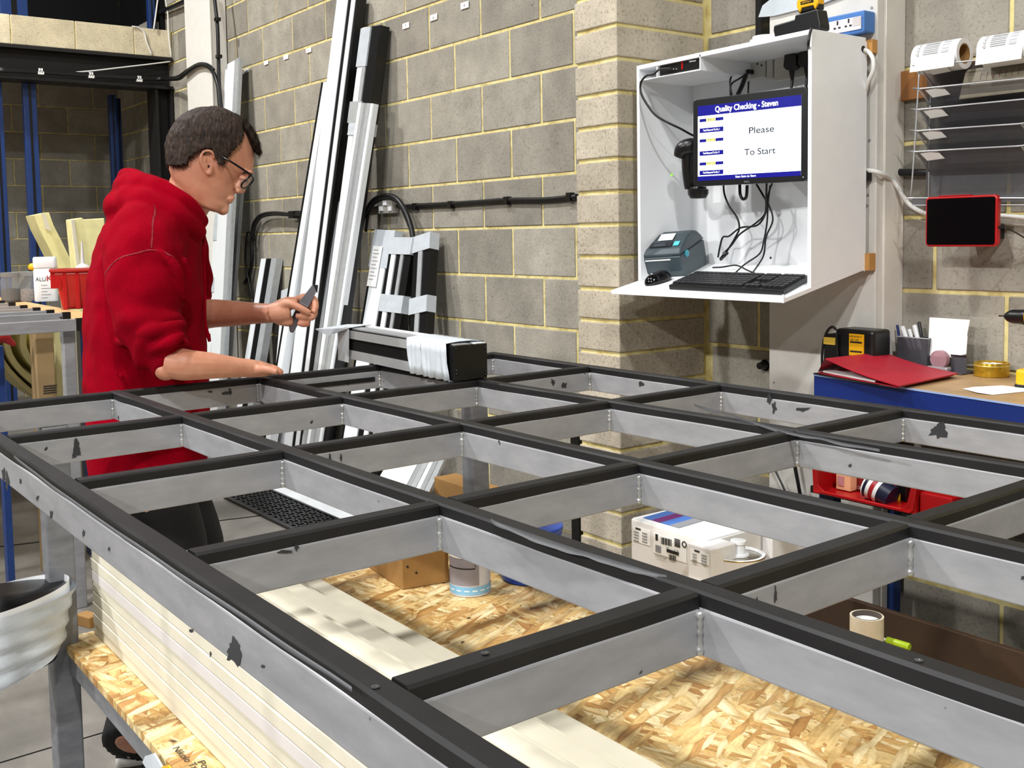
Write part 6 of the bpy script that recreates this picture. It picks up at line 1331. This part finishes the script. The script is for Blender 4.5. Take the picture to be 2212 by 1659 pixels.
# eye, brow
ey = MB().ell(hp(524, 389.5, .028), (.0095, .010, .0088), 16, 12, (FW, SD, UP)); ey.build('eye', plain('eye_white', 'd9d0c8', .2, var=0), man, smooth=True)
MB().ell(hp(529, 391.5, .0315), (.0045, .005, .0045), 12, 10, (FW, SD, UP)).build('iris', plain('dark_iris', '2a1f1a', .15, var=0), man, smooth=True)
MB().ell(hp(524, 387.5, .0285), (.0108, .0112, .0095), 18, 14, (FW, SD, UP)).build('eyelid', SKIN, man, smooth=True)
MB().tube([hp(521, 377, .044), hp(533, 374.5, .036), hp(543, 379, .020)], [.002, .0036, .002], n=8).build('eyebrow', HAIR, man, smooth=True)
MB().tube([hp(490, 433, .0225), hp(497, 431.8, .0150), hp(503, 431.8, .004)], [.0008, .0016, .0018], n=6).build('mouth_line', plain('dark_lip', '8d3f38', .5, var=0), man, smooth=True)
MB().ell(hp(448, 365, .0795), (.0035, .003, .0045), 10, 8, (FW, SD, UP)).build('ear_opening', plain('ear_shadow', '3a1712', .8, var=0), man, smooth=True)
# hair shell
HP = [(362, 300), (364, 345), (368, 366), (384, 368), (396, 369), (404, 362), (410, 351), (422, 340), (431, 334), (443, 330), (454, 331), (462, 341), (470, 363), (478, 362), (484, 346), (500, 327), (514, 312), (521, 292), (517, 277), (520, 268), (534, 262), (530, 235), (480, 222), (430, 220), (380, 250)]
def inside(x, y, poly):
    c = False; j = len(poly)-1
    for i in range(len(poly)):
        if (poly[i][1] > y) != (poly[j][1] > y) and x < (poly[j][0]-poly[i][0])*(y-poly[i][1])/(poly[j][1]-poly[i][1])+poly[i][0]: c = not c
        j = i
    return c
def side_xy(p):
    q = (p-hc); x = q.dot(VR)*K+c0x; y = c0y-q.dot(VU)*K; return x, y
NU, NA_ = 96, 150; vs = []; grid = {}
ulo2 = fu(380, 372)[1]-.01; uhi2 = u_hi+.006
for i in range(NU+1):
    u = ulo2+(uhi2-ulo2)*i/NU; ring = []
    sc = 1
    if u > .118: t = min(1, (u-.118)/(uhi2-.118)); sc = math.sqrt(max(.004, 1-t*t*.985))
    for k in range(NA_):
        ring.append(hpt(min(u, u_hi-.0005), 2*math.pi*k/NA_, .0055)+(UP*max(0, u-u_hi+.0005)))
    m_ = sum(ring, Vector())/NA_; ring = [m_+(p-m_)*sc for p in ring]
    for k, p in enumerate(ring):
        q = p-hc; lon = math.atan2(q.dot(SD), q.dot(FW)); st_n = mnoise.noise(Vector((lon*9, q.dot(UP)*40+q.dot(FW)*30, 1)))*.5+mnoise.noise(Vector((lon*22, q.dot(UP)*95+q.dot(FW)*60, 5)))*.5
        vs.append(p+(p-m_).normalized()*(.0045*st_n))
fs = []
for i in range(NU):
    for k in range(NA_):
        l = (k+1) % NA_; cpt = (vs[i*NA_+k]+vs[(i+1)*NA_+l])/2; x, y = side_xy(cpt)
        j = 2.2*mnoise.noise(Vector((x*.15, y*.15, 3)))
        if inside(x+j, y+j, HP): fs.append((i*NA_+k, i*NA_+l, (i+1)*NA_+l, (i+1)*NA_+k))
hr = MB().add(vs, fs).build('hair', HAIR, man, smooth=True)
so2 = hr.modifiers.new('thick', 'SOLIDIFY'); so2.thickness = .008; so2.offset = -1
# short combed strands over the shell
def strands(faces, V_, cr, n_, L0, L1, name, seed):
    rg = random.Random(seed); mb = MB(); cen = hc+UP*.01
    for _ in range(n_):
        f = faces[rg.randrange(len(faces))]; a, b, c = V_[f[0]], V_[f[1]], V_[f[2]]; u, v = rg.random(), rg.random()
        p = a+(b-a)*u+(c-a)*v*.5; nr = (p-cen).normalized(); d = (p-cr); d = d-nr*d.dot(nr); d = d+FW*.02-UP*.012
        d = d-nr*d.dot(nr)
        if d.length < 1e-4: continue
        d.normalize(); sd = nr.cross(d); d = (d+sd*rg.uniform(-.32, .32)).normalized(); sd = nr.cross(d); L = rg.uniform(L0, L1); w = rg.uniform(.0005, .0011); lf = rg.uniform(.001, .0045); R = .095
        pts = []
        for k in range(4):
            t = k/3; q = p+d*(L*t)+nr*(lf*math.sin(t*2.2)-(L*t)**2/(2*R)+.0008); ww = w*(1-t*.85); pts += [q-sd*ww, q+sd*ww]
        mb.add(pts, [(0, 1, 3, 2), (2, 3, 5, 4), (4, 5, 7, 6)])
    o = mb.build(name, HAIR, man); o['kind'] = 'stuff'; return o
strands(fs, vs, hp(425, 232, 0), 9000, .008, .019, 'hair_strands', 3)
# forelock sweeping over the forehead
rs = []
for (x, y, r1, r2) in ((484, 246, .008, .036), (500, 250, .013, .038), (518, 261, .016, .038), (534, 276, .017, .036), (546, 292, .016, .033), (555, 309, .014, .028), (561, 322, .009, .020), (565, 332, .002, .008)):
    p = hp(x-2, y+2, -.012); tng = (VR*.7-VU*.7).normalized(); nrm = (VR*.6+VU*.8).normalized()
    rs.append([p+SD*(r2*math.cos(a))+nrm*(r1*math.sin(a)+.002*math.sin(a*7)) for a in [2*math.pi*k/36 for k in range(36)]])
fl_m = MB().rings(rs); fl_m.build('forelock', HAIR, man, smooth=True)
strands([f for f in fl_m.f if len(f) == 4], [Vector(v) for v in fl_m.v], hp(470, 215, 0), 1600, .010, .020, 'forelock_strands', 5)
# --- glasses
gl = MB().tube([hp(434, 345, .084), hp(446, 334, .085), hp(462, 338, .082), hp(490, 352, .078), hp(520, 370, .068), hp(538, 381, .058)], [.0018, .002, .0024, .0026, .0028, .003], n=8).build('glasses_frame', plain('gloss_black', '0b0b0d', .12), man, smooth=True)
def rim(s):
    pts = [hp(539, 381, s*.056), hp(546.5, 386, s*.016), hp(544, 393, s*.012), hp(534, 404, s*.016), hp(524, 408.5, s*.034), hp(518.5, 405, s*.050), hp(521, 398, s*.056), hp(531, 389, s*.058), hp(539, 381, s*.056)]
    MB().tube(pts, .0026, n=8, smooth=3).build('glasses_rim', plain('gloss_black', '0b0b0d', .12), man, smooth=True)
    MB().add(pts[:-1], [tuple(range(8))]).build('lens', plain('lens_glass', 'dfe5ea', .05, var=0, alpha=.22), man)
rim(1); rim(-1)
MB().tube([hp(546, 386, .016), hp(548, 386, 0), hp(546, 386, -.016)], .0025, n=8).build('glasses_bridge', plain('gloss_black', '0b0b0d', .12), man, smooth=True)
# --- sweatshirt
hd = MB()
sl = [(462, 300, 426, .135), (475, 252, 432, .165), (492, 224, 434, .195), (515, 212, 435, .212), (555, 202, 438, .215), (610, 194, 441, .21), (680, 189, 443, .205), (740, 185, 446, .20), (830, 181, 450, .195), (930, 186, 449, .195), (1000, 192, 446, .19), (1024, 196, 443, .185)]
rs = []
for y, a, b, w in sl:
    r_ = tor(y, a, b, w, n=56)
    c = sum(r_, Vector())/56
    r_ = [p+(p-c).normalized()*(.006*mnoise.noise(Vector((p.x*5, p.y*5, p.z*2.5)))+.004*mnoise.noise(Vector((p.x*12, p.y*12, p.z*4)))) for p in r_]
    rs.append(r_)
hd.rings(rs)
def sleeve(P_, R_, seed, n=28, sub=7):
    q = MB().tube(P_, R_, n=n, smooth=sub); out = []
    for i, v in enumerate(q.v):
        v = Vector(v); out.append(v)
    K_ = len(out)//n
    for i in range(K_):
        c = sum(out[i*n:(i+1)*n], Vector())/n; t = i/(K_-1)
        for k in range(n):
            p = out[i*n+k]; a = 2*math.pi*k/n
            f = .007*math.sin(t*30+a*1.0+seed+2*mnoise.noise(Vector((t*4, a, seed))))*(.15+.85*t**1.4)+.005*mnoise.noise(Vector((t*8, a*1.5, seed)))
            out[i*n+k] = p+(p-c).normalized()*f
    hd.add(out, q.f)
sleeve([pd(330, 492, 2.72), pd(318, 520, 2.64), pd(310, 575, 2.59), pd(314, 640, 2.56), pd(322, 695, 2.545), pd(337, 735, 2.53), pd(355, 757, 2.52), pd(374, 772, 2.515)], [.085, .096, .096, .085, .079, .072, .062, .052], 1)
sleeve([pd(370, 500, 2.92), pd(380, 540, 2.99), pd(392, 600, 3.03), pd(396, 650, 3.03), pd(412, 680, 3.0), pd(434, 679, 2.975)], [.085, .09, .085, .078, .062, .048], 5)
# cuffs and hem
hd.tube([pd(371, 770, 2.515), pd(384, 780, 2.51)], [.054, .050], n=24, smooth=1)
hd.tube([pd(430, 679, 2.975), pd(444, 678, 2.965)], [.050, .047], n=24, smooth=1)
# hood bunched behind the neck and round the collar
def hoodring(pts, r, n=18): hd.tube(pts, r, n=n, smooth=5)
for sg in (-1, 1):
    hoodring([pd(436, 482, DM+sg*.02), pd(418, 458, DM+sg*.085), pd(388, 430, DM+sg*.120), pd(345, 408, DM+sg*.125), pd(305, 398, DM+sg*.095), pd(285, 398, DM+sg*.03)], [.016, .023, .027, .030, .034, .034])
    hoodring([pd(434, 505, DM+sg*.05), pd(408, 488, DM+sg*.115), pd(368, 462, DM+sg*.155), pd(320, 442, DM+sg*.150), pd(285, 438, DM+sg*.10), pd(272, 440, DM+sg*.03)], [.018, .028, .034, .038, .042, .042])
    hoodring([pd(352, 400, DM+sg*.105), pd(310, 386, DM+sg*.09), pd(278, 376, DM+sg*.035)], [.013, .018, .020])
hd.ell(pd(288, 405, DM), (.055, .115, .042), 24, 16, (VR, VF, VU)); hd.ell(pd(270, 446, DM), (.055, .14, .050), 24, 16, (VR, VF, VU)); hd.ell(pd(275, 378, DM), (.026, .06, .020), 20, 12, (VR, VF, VU))
# folds gathered at the elbow, armpit and waist
for pts, r in (([(258, 738, 2.60), (285, 733, 2.515), (325, 718, 2.462), (372, 706, 2.468), (398, 700, 2.50)], [.010, .018, .017, .014, .006]), ([(300, 765, 2.53), (330, 757, 2.465), (370, 738, 2.455), (398, 722, 2.48)], [.006, .013, .014, .008]),
               ([(395, 560, 2.585), (405, 610, 2.60), (398, 680, 2.60)], [.008, .014, .006]), ([(345, 540, 2.52), (385, 585, 2.53), (400, 650, 2.56)], [.004, .012, .005]),
               ([(255, 600, 2.545), (262, 670, 2.52), (280, 725, 2.50)], [.005, .010, .006]), ([(215, 640, 2.66), (222, 760, 2.645), (215, 860, 2.66)], [.005, .012, .006]), ([(410, 720, 2.62), (418, 800, 2.64), (412, 900, 2.64)], [.005, .012, .006]), ([(250, 800, 2.585), (275, 880, 2.60), (262, 970, 2.61)], [.005, .012, .006])):
    hd.tube([pd(*p) for p in pts], r, n=12, smooth=5)
hd.ell(pd(335, 478, DM), (.115, .17, .075), 30, 20, (VF, VR, VU)) if False else hd.ell(pd(332, 480, DM), (.115, .165, .07), 30, 20, (VR, VF, VU))
ho = hd.build('hooded_sweatshirt', HOODM, man, smooth=True)
rm = ho.modifiers.new('cloth', 'REMESH'); rm.mode = 'VOXEL'; rm.voxel_size = .006; rm.use_smooth_shade = True
sm = ho.modifiers.new('smooth', 'SMOOTH'); sm.factor = .5; sm.iterations = 4
tx = bpy.data.textures.new('folds', 'CLOUDS'); tx.noise_scale = .09; tx.noise_depth = 1
dp = ho.modifiers.new('folds', 'DISPLACE'); dp.texture = tx; dp.strength = .018; dp.mid_level = .5; dp.texture_coords = 'LOCAL'
# seams: shoulder, side
SEAM = plain('seam_red', '7f0a1c', .9, var=0)
for pts in ([(328, 462, 2.625), (328, 495, 2.56), (327, 535, 2.515)], [(240, 598, 2.545), (262, 572, 2.52), (290, 548, 2.50), (330, 533, 2.497), (362, 545, 2.51), (381, 570, 2.54)]):
    sw_ = MB().tube([pd(*p) for p in pts], .0022, n=6).build('seam', SEAM, man, smooth=True).modifiers.new('cling', 'SHRINKWRAP'); sw_.target = ho; sw_.wrap_method = 'NEAREST_SURFACEPOINT'; sw_.wrap_mode = 'ABOVE_SURFACE'; sw_.offset = .0012
# draw cord, small chest mark
MB().tube([pd(434, 482, DM-.04), pd(441, 492, DM-.05), pd(440, 520, DM-.05), pd(442, 600, DM-.05), pd(443, 690, DM-.05), pd(449, 725, DM-.05)], [.004, .004, .004, .004, .004, .006], n=8).build('draw_cord', HOODM, man, smooth=True)
MB().tube([pd(449, 722, DM-.05), pd(453, 738, DM-.05)], [.007, .004], n=8, smooth=1).build('cord_tip', HOODM, man, smooth=True)
# --- trousers
tr_ = MB(); tr_.tube([pd(318, 1010, 2.76), pd(318, 1060, 2.75), pd(352, 1180, 2.76), pd(372, 1330, 2.76), pd(325, 1480, 2.72), at(284, 1612, Z=.078)], [.105, .112, .112, .095, .085, .075], n=28)
tr_.tube([pd(345, 1010, 2.86), pd(350, 1060, 2.88), pd(392, 1180, 2.94), pd(410, 1320, 2.98), pd(395, 1450, 3.02), legF[-1]+Vector((0, 0, .05))], [.105, .115,   .115, .095, .085, .075], n=28)
tr_.tube([pd(325, 1012, DM+.02), pd(332, 1060, DM+.02)], [.13, .13], n=28, smooth=1)
to = tr_.build('trousers', plain('black_cotton', '0c0c0e', .85, var=.2, bmp=.3, bs=60), man, smooth=True)
rm = to.modifiers.new('cloth', 'REMESH'); rm.mode = 'VOXEL'; rm.voxel_size = .011; rm.use_smooth_shade = True
# --- shoes
SHB = plain('black_shoe_upper', '121214', .5, var=.1); SHW = plain('white_shoe_sole', 'dcd9d4', .5, var=.05)
def shoe(hx, fwd, side):
    fwd = fwd.normalized(); rs = []; rw = []
    prof = [(0, .030, .075), (.03, .036, .082), (.08, .036, .078), (.13, .038, .060), (.19, .044, .048), (.24, .040, .040), (.275, .026, .030)]
    for s, w, h in prof:
        c = hx+fwd*s; rs.append([c+side*(w*math.cos(a))+Z3*(.028+max(0, math.sin(a))*h) for a in [2*math.pi*k/20 for k in range(20)]])
        rw.append([c+side*((w+.004)*math.cos(a))+Z3*(.018+math.copysign(abs(math.sin(a))**.3, math.sin(a))*.016) for a in [2*math.pi*k/20 for k in range(20)]])
    MB().rings(rs).build('shoe_upper', SHB, man, smooth=True); MB().rings(rw).build('shoe_sole', SHW, man, smooth=True, angle=60)
    for k in range(3):
        c = hx+fwd*(.03+.05*k)-side*-.0; MB().tube([c+side*-.040*1+Z3*.035, c+fwd*.02+side*-.042+Z3*.055, c+fwd*.055+side*-.042+Z3*.06], [.006, .005, .003], n=8).build('shoe_flash', SHW, man, smooth=True)
hx = at(252, 1652, Z=0); fw2 = Vector((VR.x, VR.y, 0)); sd2 = Vector((VF.x, VF.y, 0)).normalized()
shoe(hx, fw2, sd2); hx2 = legF[-1].copy(); hx2.z = 0; shoe(hx2-fw2*.06, fw2, sd2)
# --- scraper held in the far hand (a thing of its own)
skp = root('scraper', hh(650, 668), 'flat grey metal scraper knife held in the man\'s left hand', 'scraper')
KM = plain('dull_steel', '77757a', .35, .6, var=.1)
MB().prism([hh(646, 653, .004), hh(676.5, 614, .004), hh(684, 630, .004), hh(676, 646, .004), hh(666, 663, .004)], VF*.003).build('blade', KM, skp, bevel=.0005)
MB().prism([hh(677, 614.5, .006), hh(688, 616, .006), hh(686, 633, .006), hh(682, 630, .006)], VF*.002).build('hook_tip', BLACK, skp)
MB().prism([hh(648, 652, .0), hh(668, 662, .0), hh(640, 708, .0), hh(634, 719, .0), hh(627, 718, .0), hh(624, 700, .0), hh(632, 684, .0)], VF*.011).build('handle', plain('dark_grey_metal', '514a4e', .4, .3, var=.1), skp, bevel=.002)
